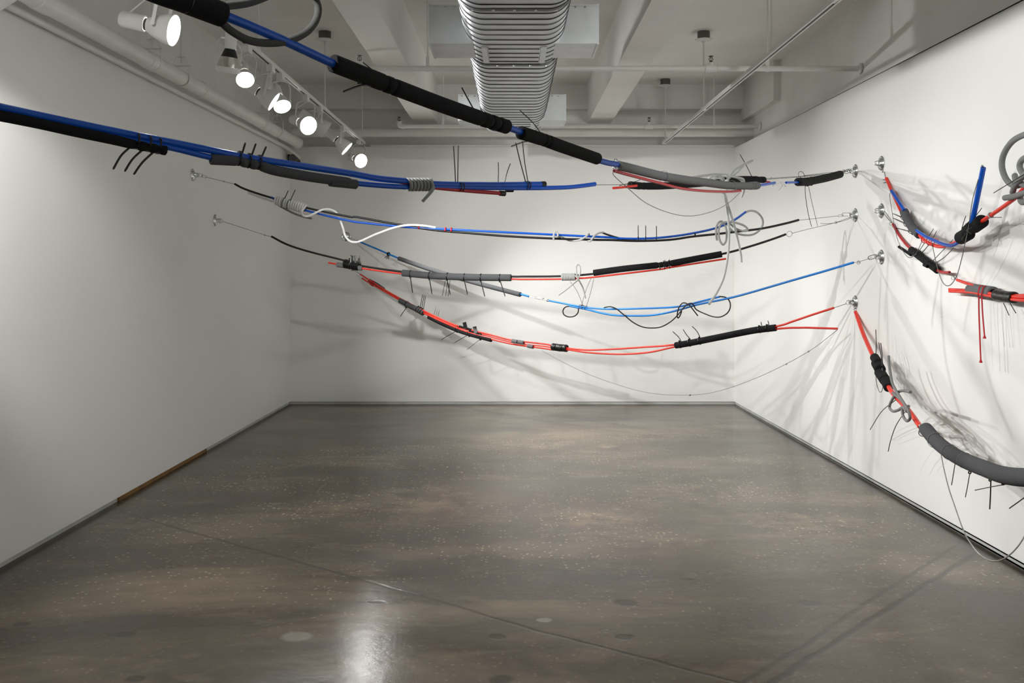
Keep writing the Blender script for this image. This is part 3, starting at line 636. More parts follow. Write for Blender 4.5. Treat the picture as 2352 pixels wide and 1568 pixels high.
for p, tl in zip(A1((1095, 1120), (1188, 1140), (1268, 1158)), (A1((1050, 1170), (970, 1245), (905, 1355)), A1((1145, 1195), (1060, 1275), (997, 1373)), A1((1235, 1210), (1140, 1300), (1070, 1397)))):
    S.band(p, (1, 0.2), 16, 5, parent=f, tail=tl, tpx=5)
f = S.sleeve(B1((1118, 455), (1350, 468), (1450, 490), (1560, 512), (1700, 556), (2000, 610), (2352, 662)) + B5((200, 1065), (395, 1086)), 23.5, 'greyfoam', pinch=B1((1372, 470), (1458, 492), (1545, 508)), depth=0.22, sig=6)
for p, tl in zip(B1((1368, 455), (1455, 475), (1545, 490)), (B1((1385, 440), (1425, 305)), B1((1470, 452), (1520, 312)), B1((1557, 470), (1613, 338)))):
    S.band(p, (1, 0.2), 14, 5, parent=f, tail=tl, tpx=4.5)
S.tube('tube', B5((600, 1046), (800, 1076), (1000, 1110), (1250, 1135), (1520, 1156)), 9.5, 'darkred', r=None)
for a, b in (((568, 1042), (625, 1050)), ((1505, 1154), (1542, 1158))):
    MB().sweep([S.w(B5(a)[0]), S.w(B5(b)[0])], 6.2 * S.d(B5(a)[0][0]) / F, 16, hole=0.7).build('end_cap', 'black', S.t)
S.coil(A8((672, 303))[0], A8((868, 303))[0], 12.0, 7, 8.0, 'coilgrey', tail=A8((890, 330, 0.06), (870, 362, 0.07), (840, 395, 0.06), (797, 442, 0.05)))
S.band(A8((1112, 322))[0], (1, 0.05), 10.5, 3, double=True); S.strip(A8((1072, 290), (1065, 140)) + B5((1148, 790)), 2.7); S.strip(A8((1090, 290), (1092, 140)) + B5((1185, 788)), 2.7)
S.band(A8((1665, 310))[0], (1, 0.0), 9.5, 3, double=True); S.strip(B5((1703, 1062), (1660, 900), (1628, 765)), 2.7); S.strip(B5((1722, 1066), (1695, 900), (1680, 752)), 2.4)
S.strip(A8((1426, 292), (1429, 200), (1427, 118)), 2.2); S.strip(A8((1480, 292), (1498, 210), (1527, 130)), 2.2)
S.sleeve(A8((1492, 352, -0.03), (1548, 352, -0.03)), 8, 'blackfoam')
S.chain(A7((62, 316), (230, 314), (370, 316)), 2.0)
S.tube('tube', A7((218, 343), (300, 336), (420, 322)), 5.8, 'red', hole=0.6)
f = S.sleeve(A7((362, 316, -0.1), (480, 325, -0.1), (700, 322, -0.1), (1000, 300, -0.1), (1300, 268, -0.1), (1510, 272, -0.1)), 16, 'blackfoam', pinch=A7((462, 324, -0.1), (500, 325, -0.1), (1440, 268, -0.1), (1470, 269, -0.1)), depth=0.14, sig=2.5)
for p in A7((462, 324, -0.1), (500, 325, -0.1), (1440, 268, -0.1)): S.band(p, (1, -0.05), 7.5, 1.6, parent=f)
S.strip(A7((1410, 252, -0.1), (1360, 150, -0.1), (1306, 55, -0.1)), 1.7, parent=f); S.strip(A7((270, 322), (380, 295), (450, 272)), 1.4, parent=f)
S.tube('tube', A7((1500, 283, -0.1), (1560, 293, -0.1)), 5, 'darkred')
for dy in (0, 8): S.wire(A7((1512, 262 + dy, -0.1), (1850, 240 + dy / 2, -0.05), (2180, 208)), 1.2, post=[hookpt(RW(1965, 393), nR)])
S.loop(A7((1572, 258, -0.08))[0], 1.6, px=1.4)
# tangled pale grey cord
for pts in (A7((900, 252, -0.05), (1000, 235, -0.02), (1120, 226, 0), (1240, 240, 0.05), (1318, 280, 0.08), (1342, 345, 0.02), (1320, 420, -0.05)),
            A7((1180, 290, 0.08), (1215, 240, 0.1), (1265, 185, 0.08), (1340, 140, 0.05), (1412, 108, 0.03)), A7((1160, 300, 0.0), (1240, 235, 0.02), (1290, 195, 0.03), (1350, 128, 0.0)),
            A7((1020, 275, 0.05), (1060, 245, 0.1), (1110, 235, 0.1), (1160, 260, 0.05), (1170, 300, 0.0), (1120, 310, -0.05)),
            A7((1060, 290, 0.1), (1090, 262, 0.12), (1130, 258, 0.12), (1150, 280, 0.1), (1110, 300, 0.08)), A7((1195, 305, 0.1), (1200, 262, 0.12), (1185, 240, 0.1), (1150, 245, 0.05)),
            A7((1200, 235, 0.05), (1270, 250, 0.1), (1330, 265, 0.1), (1340, 300, 0.05))):
    S.tube('cord', pts, 5.4, 'cord', 10, step=3)
S.tube('cord', A7((1150, 385, 0.03), (1170, 382, 0.05), (1185, 480, 0.05), (1205, 620, 0.05), (1212, 760, 0.05), (1200, 930, 0.05), (1165, 1110, 0.05), (1105, 1240, 0.05), (1040, 1337, 0.05)), 5.6, 'cord', 10)
S.tube('cord', A7((1150, 375, 0.03), (1175, 390, 0.05), (1205, 500, 0.07), (1250, 640, 0.07), (1290, 800, 0.07), (1314, 920, 0.07), (1318, 980, 0.07)), 5.0, 'cord', 10)

# ---- strand 3
S = Strand('thin blue and black tube strand with white cord wrap, from the upper left anchor', 443, 7.63, 1965, 7.11, LW(443, 402))
S.link(B1((968, 588))[0], B1((1000, 597))[0], 5, 1.5); S.link(B1((993, 588))[0], B1((1040, 604))[0], 7, 1.8); S.link(B1((1034, 600))[0], B1((1072, 615))[0], 5, 1.5)
S.wire(B1((1068, 613), (1150, 633), (1230, 653), (1330, 678)), 1.2); S.loop(B1((1230, 653))[0], 1.4, px=1.6)
S.tube('tube', B1((1328, 675), (1400, 713), (1500, 750), (1660, 800), (1980, 890), (2352, 968)) + A8((250, 572), (500, 618), (650, 643), (900, 682), (1200, 708), (1500, 732), (1900, 752), (2240, 762)) + A7((200, 788), (430, 796), (700, 786), (900, 758), (1100, 737), (1300, 714), (1500, 688), (1700, 645), (1812, 615)), 5.2, 'black', 10, hole=0.5)
S.tube('tube', B1((1658, 795), (1720, 822), (1975, 915), (2352, 1005)) + A8((300, 620), (650, 655), (1000, 675), (1500, 700), (2000, 725), (2352, 742)) + A7((300, 775), (500, 775), (700, 760), (900, 730), (1100, 685), (1250, 620), (1358, 545)), 5.2, 'blue', 10, hole=0.5)
S.coil(B1((1700, 822))[0], B1((1965, 900))[0], 9.0, 13, 5.0, 'whitecord', head=B1((1450, 755, -0.04), (1560, 795, -0.04), (1670, 832, -0.02)),
       tail=B1((1932, 925, 0.08), (1945, 958, 0.06), (1990, 966, 0.05), (2060, 935, 0.05), (2120, 908, 0.04), (2180, 905, 0.0), (2240, 930, -0.04), (2275, 990, -0.05), (2310, 1090, 0.0)) + A8((150, 715, 0.05), (180, 762, 0.08), (225, 782, 0.1), (290, 770, 0.1), (400, 720, 0.1), (550, 665, 0.08), (660, 642, 0.05), (780, 642, 0.03), (905, 660, 0.0)))
S.tube('cord', B1((1720, 865, -0.05), (1850, 935, -0.05), (1940, 968, -0.04), (2022, 986, -0.03)), 5, 'greycord', 10)
S.strip(B1((1778, 808, 0.06), (1812, 735, 0.06)), 2.0); S.strip(B1((1828, 828, 0.06), (1875, 728, 0.06)), 1.8); S.band(B1((1770, 843))[0], (1, 0.3), 11.5, 1.6); S.band(B1((1815, 857))[0], (1, 0.3), 11.5, 1.6)
for p in A8((768, 655), (988, 676), (1037, 679)): S.band(p, (1, 0.06), 4.6, 3.4, mat='redcord', name='cord_band')
S.tube('cord', A8((1887, 766, 0.05), (1888, 720, 0.06), (1905, 695, 0.05), (1922, 712, 0.05), (1918, 738, 0.05), (1890, 730, -0.02), (1950, 740, -0.04), (2030, 770, -0.02), (2100, 765, 0.04), (2155, 735, 0.05), (2180, 712, 0.02), (2178, 735, -0.05)), 4.6, 'cord', 8, step=3)
S.tube('cord', A8((2172, 772, 0.03), (2195, 770, 0.06), (2225, 730, 0.06), (2260, 706, 0.03), (2300, 700, 0)), 4.6, 'cord', 8, step=3)
S.tube('tube', A8((2290, 700)) + A7((130, 727), (200, 752), (300, 778), (420, 790)), 4.4, 'black', 10)
for x, y0 in ((433, 660), (497, 662), (590, 665)): S.band(A7((x, 783))[0], (1, -0.02), 4.9, 1.7, tail=A7((x, 762), (x - 1, y0)), tpx=1.9)
S.band(A7((920, 740))[0], (1, -0.15), 3.8, 3)
for pts in (A7((1350, 552), (1390, 537), (1440, 545), (1485, 585), (1502, 640), (1480, 695), (1430, 735), (1370, 747), (1300, 738), (1240, 710), (1195, 655)),
            A7((1108, 790, 0.05), (1100, 740, 0.06), (1102, 680, 0.06), (1122, 638, 0.05), (1150, 630, 0.03), (1178, 665, 0.0), (1192, 730, 0.03), (1186, 795, 0.05), (1160, 828, 0.06), (1132, 790, 0.06), (1122, 720, 0.06), (1135, 660, 0.06), (1160, 640, 0.05)),
            A7((1150, 640, 0.06), (1200, 632, 0.06), (1270, 640, 0.05), (1340, 665, 0.05), (1372, 698, 0.04), (1345, 712, 0.02), (1280, 695, 0.0), (1215, 645, -0.03))):
    S.tube('cord', pts, 4.8, 'cord', 10, step=3)
S.chain(A7((1812, 618), (1980, 600), (2150, 581)), 1.8); S.link(A7((2145, 582))[0], A7((2190, 575))[0], 4, 1.4); S.link(A7((2180, 570))[0], A7((2255, 568))[0], 7, 1.9); S.wire(A7((2250, 568), (2270, 568)), 1.6, post=[hookpt(RW(1965, 494), nR)])

# ---- strand 4
S = Strand('strand of black and red tubes with six-tied grey foam, hung from the lower left anchor', 494, 8.17, 1965, 7.11, LW(494, 506))
S.loop(B1((1201, 1006))[0], 5.2, px=1.6); S.wire(B1((1160, 995), (1185, 1000)), 1.5, pre=[hookpt(LW(494, 506), nL)]); S.wire(B1((1218, 1012), (1430, 1080), (1600, 1135), (1662, 1153)), 1.1); S.loop(B1((1600, 1136))[0], 1.2, px=1.4)
S.tube('tube', B1((1660, 1148), (1800, 1220), (2000, 1285), (2352, 1373)) + B2((200, 195), (380, 237), (820, 300), (1300, 335), (2000, 352)) + B3((0, 352), (420, 348), (780, 322), (1480, 235), (2150, 110)) + A7((1400, 840), (1600, 775), (1700, 738)), 5.0, 'black', 10, hole=0.5)
S.tube('tube', B2((20, 203), (110, 218), (370, 262), (820, 322), (1400, 365), (2000, 380)) + B3((0, 383), (420, 380), (600, 372), (780, 358), (1480, 275), (1590, 255), (2200, 160)), 4.2, 'red', 10, hole=0.5)
f = S.sleeve(B2((115, 224), (250, 245), (382, 264)), 11, 'lightfoam', hole=0.6)
S.coil(B2((195, 212))[0], B2((352, 242))[0], 8.5, 8, 5.0, 'blackplastic', name='strap_wrap')
rg = random.Random(5)
for k in range(9):
    x = 235 + k * 16 + rg.uniform(-6, 6); y1 = 125 + rg.uniform(0, 40); a, b = B2((x + rg.uniform(-10, 10), 205, 0.03), (x + rg.uniform(-14, 14), y1, rg.uniform(-0.02, 0.05)))
    S.tube('binder_clip', [a, b], 2.6, 'steel' if k % 3 else 'darkmetal', 5)
    S.loop((b[0], b[1]), 1.8, px=1.4, name='clip_handle')
f = S.sleeve(B2((822, 313), (1100, 340), (1400, 355), (1700, 362), (1992, 365)), 16, 'greyfoam', hole=0.6)
for a, tl in (((908, 322), ((908, 372), (930, 530))), ((1112, 340), ((1112, 378), (1140, 545))), ((1305, 350), ((1303, 388), (1337, 550))), ((1490, 358), ((1490, 398), (1524, 548))), ((1668, 362), ((1670, 405), (1710, 570))), ((1872, 364), ((1880, 408), (1930, 568)))):
    S.band(B2(a)[0], (1, 0.05), 8.4, 2.2, parent=f, tail=B2(*tl), tpx=2.2)
for a, b in (((1285, 390), (1250, 562)), ((1310, 390), (1287, 560)), ((1335, 390), (1313, 565))): S.strip(B2(a + (-0.05,), b + (-0.05,)), 1.3, parent=f)
S.coil(B3((425, 358))[0], B3((575, 356))[0], 7.0, 9, 3.6, 'cord')
S.tube('cord', B3((390, 553), (470, 495), (545, 435), (590, 395, 0.05), (612, 350, 0.06), (626, 290, 0.05), (618, 240, 0.03), (597, 224, 0.03), (580, 250, 0.04), (585, 310, 0.06), (600, 380, 0.06), (612, 402, 0.04)), 3.4, 'cord', 8, step=3)
S.tube('cord', B3((570, 340, 0.06), (600, 375, 0.07), (620, 410, 0.05), (655, 480, 0.0), (682, 590, 0.0)), 3.4, 'cord', 8, step=3)
f = S.sleeve(B3((770, 313), (1100, 268), (1480, 228), (1590, 213), (1850, 165), (2152, 110)), 14.8, 'blackfoam', pinch=B3((1480, 228), (1530, 222), (1585, 214)), depth=0.25, sig=4)
for a, tl in (((1483, 240), None), ((1533, 232), ((1538, 200), (1540, 172))), ((1586, 226), ((1588, 195), (1590, 165)))): S.band(B3(a)[0], (1, -0.15), 8.6, 1.9, parent=f, tail=B3(*tl) if tl else None, tpx=1.8)
S.loop(A7((1730, 736))[0], 6.3, px=1.5); S.wire(A7((1752, 730), (1900, 692), (2120, 640), (2200, 612), (2265, 590)), 1.2, post=[hookpt(RW(1965, 494), nR)])
S.wire(A7((1995, 645), (2060, 648), (2130, 638), (2200, 622), (2270, 592)), 1.1); S.loop(A7((2128, 638))[0], 2.2, px=2)
S.wire(A5((420, 775), (470, 765), (505, 735), (560, 715), (620, 708)), 1.1, post=[hookpt(RW(2025, 484), nR)]); S.wire(A5((420, 785), (500, 780), (580, 745), (640, 715)), 1.1, post=[hookpt(RW(2025, 484), nR)])
S.link(A5((415, 790))[0], A5((470, 765))[0], 5, 1.6)

# ---- strand 5
S = Strand('light blue strand from the back wall anchor with grey foam and hanging black cord loops', 795, 10.75, 2025, 6.63, (-1.905, D, 1.925))
S.wire(A8((170, 735), (260, 772)), 1.1, pre=[(-1.905, D - 0.045, 1.925)])
S.tube('tube', A8((255, 770), (400, 830), (600, 915), (850, 1005), (1200, 1105), (1610, 1212), (1682, 1232)), 4.2, 'skyblue', 10)
S.band(A8((515, 880))[0], (1, 0.4), 3.4, 5, name='clip'); 
for a, b in (((510, 890), (485, 912)), ((515, 892), (498, 920)), ((522, 892), (512, 922))): S.strip(A8(a, b), 1.6)
f = S.sleeve(A8((602, 917), (850, 1003), (1200, 1108), (1610, 1217)), 10.5, 'greyfoam')
S.chain(A8((1682, 1232), (1760, 1250), (1850, 1268)), 2.2, 'steel'); S.link(A8((1730, 1240))[0], A8((1775, 1252))[0], 3, 1.3); S.loop(A8((1800, 1253))[0], 2, px=1.3); S.loop(A8((1838, 1266))[0], 2.4, px=1.5)
S.tube('tube', B3((285, 612), (600, 672), (800, 697), (1000, 704), (1300, 697), (1550, 688), (1720, 672), (1900, 628), (2130, 570)), 4.4, 'skyblue', 10, hole=0.5)
S.tube('tube', B3((510, 672), (700, 708), (850, 745), (1000, 770), (1200, 776), (1400, 770), (1600, 735), (1800, 680)) + B4((480, 655), (600, 630), (790, 592), (1000, 540), (1500, 395), (1850, 295), (2168, 200)), 4.8, 'skyblue', 10, hole=0.5)
S.tube('cord_loop', B3((515, 672), (465, 682), (438, 720), (450, 765), (500, 788), (560, 780), (598, 745), (605, 700), (598, 682)), 2.8, 'black', 8, step=3)
S.tube('cord', B3((880, 690, -0.03), (920, 680, 0.0), (960, 680, 0.04), (1020, 705, 0.05), (1100, 770, 0.05), (1200, 850, 0.05), (1300, 897, 0.05), (1400, 908, 0.05), (1500, 895, 0.05), (1600, 840, 0.05), (1680, 765, 0.05), (1740, 690, 0.05), (1790, 648, 0.06), (1830, 642, 0.05), (1852, 668, 0.02), (1880, 710, 0), (1960, 750, 0), (2060, 786, 0), (2140, 788, 0), (2210, 750, 0), (2244, 690, 0), (2240, 625, 0), (2200, 580, 0), (2130, 567, 0)), 2.9, 'black', 8, step=3)
S.tube('cord', B3((1720, 730, 0.0), (1700, 780, 0.04), (1680, 800, 0.06), (1672, 765, 0.07), (1690, 690, 0.08), (1725, 642, 0.08), (1765, 640, 0.08), (1810, 670, 0.08), (1855, 725, 0.06), (1896, 778, 0.05)), 3.0, 'black', 8, step=3)
for a, tl in (((622, 678), ((650, 655), (590, 510), (515, 405))), ((652, 683), ((640, 655), (690, 490), (742, 372))), ((685, 690), ((695, 665), (740, 510), (772, 372)))): S.band(B3(a)[0], (1, 0.2), 4.6, 1.4, tail=B3(*[q + (-0.05,) for q in tl]), tpx=1.2)
S.wire(A5((435, 1186), (480, 1180), (560, 1155), (600, 1140)), 1.2); S.loop(A5((478, 1188))[0], 4, px=1.2); S.loop(A5((478, 1182))[0], 3, px=1.3, axis=(1, 0.6, 0.2))
S.link(A5((565, 1150))[0], A5((642, 1125))[0], 8, 1.8); S.wire(A5((638, 1128), (660, 1125)), 1.6, post=[hookpt(RW(2025, 590), nR)])

# ---- strand 6
S = Strand('lowest red strand sagging from the back wall to the lowest right anchor', 805, 10.75, 1965, 7.11, (-1.83, D, 1.585))
S.wire(B2((300, 285), (365, 328)), 1.0, pre=[(-1.83, D - 0.045, 1.585)])
S.tube('tube', B2((365, 328), (600, 478), (800, 592), (1050, 722), (1300, 840), (1500, 912), (1800, 988), (2000, 1038), (2352, 1080)) + B3((330, 1100), (480, 1125), (700, 1145), (1000, 1135), (1300, 1115), (1650, 1087)) + B4((700, 1000), (1320, 893), (1500, 840), (1700, 772), (1955, 690)), 4.2, 'red', 10, hole=0.5)
S.tube('tube', B2((385, 370), (500, 442), (800, 612), (1050, 748), (1400, 905), (1700, 1005), (2000, 1080), (2352, 1128)) + B3((330, 1143), (480, 1142), (700, 1172), (1000, 1190), (1200, 1186), (1400, 1165), (1650, 1110)) + B4((700, 1015), (1320, 920), (1600, 905), (1800, 909), (1995, 915)), 4.2, 'red', 10, hole=0.5)
S.tube('tube', B2((1050, 735), (1300, 855), (1600, 950), (2000, 1060), (2352, 1105)) + B3((330, 1120)), 3.4, 'red', 10)
f = S.sleeve(B2((462, 398, -0.03), (540, 440, -0.03), (615, 492, -0.03)), 9.5, 'greyfoam'); S.band(B2((505, 430))[0], (1, 0.6), 5.6, 3, mat='redcord', name='cord_band', parent=f); S.band(B2((490, 420))[0], (1, 0.6), 5.6, 2, mat='redcord', name='cord_band', parent=f)
f = S.sleeve(B2((795, 612), (900, 668), (980, 708), (1045, 748)), 12.5, 'greyfoam')
S.band(B2((868, 650))[0], (1, 0.52), 7, 1.8, parent=f, tail=B2((868, 685), (830, 735), (795, 787)), tpx=1.6)
for a, tl in (((985, 708), ((1012, 685), (1038, 545))), ((1008, 720), ((1030, 690), (1055, 552))), ((1030, 732), ((1048, 697), (1070, 560)))): S.band(B2(a)[0], (1, 0.5), 7, 1.6, parent=f, tail=B2(*tl), tpx=1.5)
f = S.sleeve(B2((1100, 790), (1250, 865), (1400, 930), (1550, 980), (1780, 1040)), 8.5, 'blackfoam')
for a, tl in (((1415, 915), ((1400, 942), (1237, 1035))), ((1548, 962), ((1530, 982), (1377, 1070))), ((1670, 1000), ((1665, 1025), (1517, 1143)))): S.band(B2(a)[0], (1, 0.35), 7.5, 1.6, parent=f, tail=B2(*tl), tpx=1.3)
for x, y in ((1493, 880), (1603, 927)):
    a, b = B2((x - 5, y - 34, 0.03), (x + 12, y + 34, 0.03)); p, q = S.w(a), S.w(b); ax = (q - p) / 2; sd = ax.cross(Vector((0, 1, 0))).normalized() * 4.2 * S.d(a[0]) / F
    MB().obox((p + q) / 2, ax, sd, Vector((0, 0.002, 0))).build('tape_flag', 'blackplastic', S.t, smooth=False)
    S.sleeve(B2((x - 60, y + 10), (x + 75, y + 48)), 5, 'blackfoam', hole=None, name='tape_wrap')
for x, y in ((2035, 1052), (2103, 1062), (2205, 1106)): S.sleeve(B2((x - 28, y - 5, 0.01), (x + 28, y + 6, 0.01)), 9, 'lightfoam', name='foam_clip', hole=0.75)
f = S.sleeve(B3((328, 1112), (400, 1122), (478, 1128)), 17, 'black', pinch=B3((365, 1118), (435, 1125)), depth=0.2, sig=2.5, name='foam_clamp', hole=0.7)
for x in (365, 435): S.band(B3((x, 1116 + (x - 365) * 0.1))[0], (1, 0.1), 8.2, 2, parent=f)
f = S.sleeve(B4((245, 1096), (400, 1070), (700, 1010), (1000, 950), (1150, 925), (1325, 905)), 15.5, 'blackfoam', pinch=B4((1150, 925), (1235, 915)), depth=0.06, sig=2.5, hole=0.75)
for a, tl in (((292, 1088), ((305, 1052), (275, 1005), (212, 945))), ((395, 1070), ((405, 1030), (365, 985), (322, 920))), ((505, 1050), ((510, 1015), (475, 945), (420, 888))), ((1152, 925), ((1175, 890), (1165, 840))), ((1235, 914), ((1252, 872), (1240, 828)))): S.band(B4(a)[0], (1, -0.18), 8.1, 1.9, parent=f, tail=B4(*tl), tpx=1.9)
S.wire(B4((1955, 690), (2010, 672), (2090, 645)), 1.4); S.loop(B4((2110, 632))[0], 5.2, px=1.5); S.wire(B4((2132, 628), (2160, 612)), 1.6, post=[hookpt(RW(1965, 694), nR)])
S.wire([(1924, 757), (1857, 807), (1755, 860), (1650, 898), (1570, 907), (1480, 900), (1380, 870), (1310, 840), (1245, 805)], 1.1)
for p in ((1857, 807), (1806, 836), (1585, 907)): S.loop(p, 1.5, px=1.5)

# ---- strand 7: upper right
S = Strand('strand on the upper right with upright blue tube, black foam rings and grey foam knot', 2025, 6.63, 2352, 4.5, RW(2025, 375))
S.loop(A5((665, 300))[0], 4, px=2); S.wire(A5((690, 330), (700, 360), (690, 375), (712, 372)), 1.8, 'steel', pre=[hookpt(RW(2025, 375), nR)]); S.wire(A5((708, 370), (722, 430)), 1.4)
red = A5((728, 428), (775, 540), (820, 640), (870, 745), (930, 835), (1000, 910), (1070, 985), (1150, 1028), (1230, 1043), (1350, 1005), (1440, 940), (1520, 860), (1600, 808), (1660, 768), (1760, 700), (1850, 635), (1905, 590), (2000, 480))
S.tube('tube', red, 8.5, 'red', 12, hole=0.5)
S.wire([(2360, 425), (2420, 380)], 4, post=[(XR(3.2) - 0.05, 3.2, 2.5)])
for a, b in (((720, 445), (697, 440)), ((728, 462), (703, 470))): S.strip(A5(a, b), 2.0, 'dull', name='clip')
S.tube('tube', A5((775, 542, 0.03), (830, 625, 0.03), (890, 718, 0.03)), 8, 'blue', hole=0.5)
S.tube('tube', A5((1000, 900, 0.03), (1080, 950, 0.03), (1160, 988, 0.03), (1250, 1024, 0.03), (1330, 1032, 0.03), (1400, 985, 0.03), (1440, 920, 0.03), (1460, 840, 0.03)), 8.5, 'blue', 12)
S.tube('tube', A5((1500, 830, 0.06), (1550, 590, 0.06), (1602, 332, 0.06)), 11.8, 'blue', 16, hole=0.72)
S.loop(A5((1592, 322, 0.06))[0], 2.6, px=2.4, mat='steel', name='bolt'); S.tube('bolt', A5((1592, 345, 0.06), (1591, 318, 0.06)), 4, 'dull')
f = S.sleeve(A5((888, 728), (915, 790), (955, 860), (1025, 935)), 20, 'greyfoam', pinch=A5((900, 775), (925, 830), (968, 890)), depth=0.08, sig=2.5, hole=0.6)
for a, tl in (((898, 772), ((870, 782, -0.02), (760, 738, -0.06), (640, 715, -0.06), (475, 690, -0.06))), ((925, 832), ((905, 842, -0.02), (760, 775, -0.06), (640, 745, -0.06), (505, 733, -0.06))), ((966, 895), ((948, 910, -0.02), (800, 870, -0.05), (650, 820, -0.06), (540, 750, -0.06)))):
    S.band(A5(a)[0], (0.45, 1), 9.8, 2.4, parent=f, tail=A5(*tl), tpx=1.9)
for x, y in ((1080, 975), (1125, 995), (1165, 1008)): S.band(A5((x, y))[0], (1, 0.4), 9.5, 3, mat='redcord', name='cord_band')
def foam_ring(a, b, px):
    S.sleeve(A5(a, b), px, 'blackfoam', hole=0.38, name='foam_ring', n=24)
foam_ring((1400, 965), (1468, 925), 31); foam_ring((1520, 865), (1590, 815), 31)
S.tube('foam_plug', A5((1455, 900, 0.02), (1510, 850, 0.02)), 26, 'blackfoam', 16)
for a, b in (((1405, 985), (1440, 925)), ((1500, 870), (1440, 900)), ((1440, 890), (1490, 925))): S.strip(A5(a + (0.08,), b + (0.08,)), 1.6, 'darkcord', name='wire_tie')
S.strip(A5((1408, 878), (1443, 768)), 1.8); S.strip(A5((1537, 762), (1587, 698)), 1.8); S.strip(A5((1675, 780), (1765, 780)), 1.8)
S.band(A5((1668, 760))[0], (1, -0.65), 5.6, 5, mat='cord', name='cord_band')
S.chain(A5((1556, 440, 0.1), (1520, 560, 0.1), (1498, 660, 0.1), (1470, 850, 0.1), (1440, 1000, 0.1), (1405, 1160, 0.08), (1360, 1310, 0.06), (1300, 1392, 0.06), (1240, 1370, 0.06), (1190, 1240, 0.05), (1155, 1090, 0.04), (1140, 1010, 0.03)), 2.8)
S.wire(A5((775, 550), (758, 575), (775, 700), (800, 850), (830, 980), (880, 1085), (930, 1142), (980, 1122), (1020, 1060), (1050, 990)), 1.5)
for pts in (A5((2080, 20), (1968, 38), (1860, 100), (1785, 215), (1770, 330), (1810, 440), (1880, 495), (1960, 480)), A5((1795, 605, 0.05), (1880, 590, 0.06), (1968, 560, 0.06), (2060, 520, 0.05)),
            A5((1865, 555, 0.02), (1890, 490, 0.05), (1950, 420, 0.06), (2030, 340, 0.05)), A5((1885, 405), (1900, 450, 0.04), (1990, 500)), A5((2000, 230, 0.03), (1945, 270, 0.04), (1930, 330, 0.04), (1968, 400, 0.03), (2030, 440)),
            A5((1935, 600, 0), (1940, 635, 0.02), (1968, 645, 0.02), (2030, 600, 0))):
    S.tube('foam_loop', pts, 13.5, 'greycord', 14, step=4)
S.strip(A5((1695, 560, 0.1), (1830, 478, 0.12), (1968, 395, 0.12), (2060, 350, 0.1)), 2.0)

# ---- strand 8: middle right
S = Strand('short crimson strand with black foam running into a red tube bundle at the right', 2025, 6.63, 2352, 4.7, RW(2025, 484))
for o in (0, 18): S.wire(A5((690 + o, 720), (740 + o, 790), (790, 845)), 1.1, pre=[hookpt(RW(2025, 484), nR)])
S.loop(A5((770, 838))[0], 3, px=1.3)
S.tube('tube', A5((788, 842), (830, 920), (880, 990), (940, 1055), (1060, 1145), (1180, 1250), (1235, 1275), (1298, 1276)), 6.6, 'darkred', 12, hole=0.5)
f = S.sleeve(A5((955, 1075), (1060, 1155), (1190, 1255)), 17, 'blackfoam', pinch=A5((990, 1105), (1095, 1185)), depth=0.1, sig=3, hole=0.5)
S.tube('foam_stub', A5((842, 1045, -0.02), (900, 1085, -0.02), (950, 1118, -0.02)), 6.5, 'blackfoam', 10, hole=0.5); S.tube('foam_stub', A5((1070, 1208, 0.05), (1100, 1222, 0.07)), 8, 'blackfoam', 12, hole=0.6)
for a, tl in (((1010, 1105), ((1025, 1080), (1090, 985), (1155, 880))), ((1030, 1120), ((1050, 1100), (1130, 1000), (1183, 900))), ((1125, 1200), ((1140, 1180), (1230, 1085), (1330, 980))), ((1145, 1215), ((1165, 1195), (1250, 1140), (1335, 1055)))): S.band(A5(a)[0], (1, 0.8), 8.8, 1.6, parent=f, tail=A5(*tl), tpx=1.6)
S.wire(A5((1298, 1280), (1330, 1310), (1345, 1335)), 1.4); S.loop(A5((1330, 1325))[0], 4, px=1.4); S.loop(A5((1352, 1318))[0], 4, px=1.3, axis=(1, 0.5, 0.2)); S.wire(A5((1340, 1330), (1370, 1345)), 1.2)
S.tube('tube', A5((1366, 1343), (1500, 1392), (1620, 1452), (1750, 1480), (1968, 1482), (2150, 1450)), 7.5, 'red', 12, hole=0.5)
S.tube('tube', A5((1296, 1428, 0.02), (1500, 1440, 0.02), (1700, 1470, 0.02), (1968, 1500, 0.02), (2150, 1480, 0.02)), 7.0, 'red', 12, hole=0.5)
S.tube('tube', A5((1298, 1446, 0.03), (1500, 1456, 0.03), (1700, 1495, 0.03), (1968, 1528, 0.03), (2150, 1510, 0.03)), 7.0, 'red', 12, hole=0.5)
S.wire([(2395, 676), (2440, 668)], 4, post=[(XR(2.8) - 0.05, 2.8, 1.6)])
f = S.sleeve(A5((1492, 1432, -0.03), (1580, 1445, -0.03), (1690, 1462, -0.03)), 30, 'lightfoam', hole=0.7)
S.band(A5((1595, 1452, 0.02))[0], (1, 0.15), 15, 3, mat='redcord', name='cord_band', parent=f, double=True)
for pts in (A6((932, 75, 0.1), (933, 160, 0.1), (938, 300, 0.1), (943, 415, 0.1)), A6((948, 75, 0.1), (953, 170, 0.1), (963, 285, 0.1))):
    o = S.tube('cord_tail', pts, 3.2, 'redcord', 8); e0 = S.w(pts[-1]); q = S.d(pts[-1][0]) / F
    MB().lathe([(1.8 * q, 0), (2.2 * q, -2 * q), (4 * q, -7 * q), (3 * q, -7.5 * q)], e0 + Vector((0, 0, 2 * q)), (0, 0, 1), 10).build('tassel', 'redcord', o)
f = S.sleeve(A5((1722, 1478), (1800, 1494), (1880, 1502)), 27, 'black', pinch=A5((1760, 1486), (1820, 1496)), depth=0.05, sig=3, name='tape_wrap', hole=0.8)
S.strip(A6((1065, 108, 0.05), (1095, 173, 0.05)), 2.2, parent=f); S.strip(A6((1100, 108, 0.05), (1131, 161, 0.05)), 2.2, parent=f)

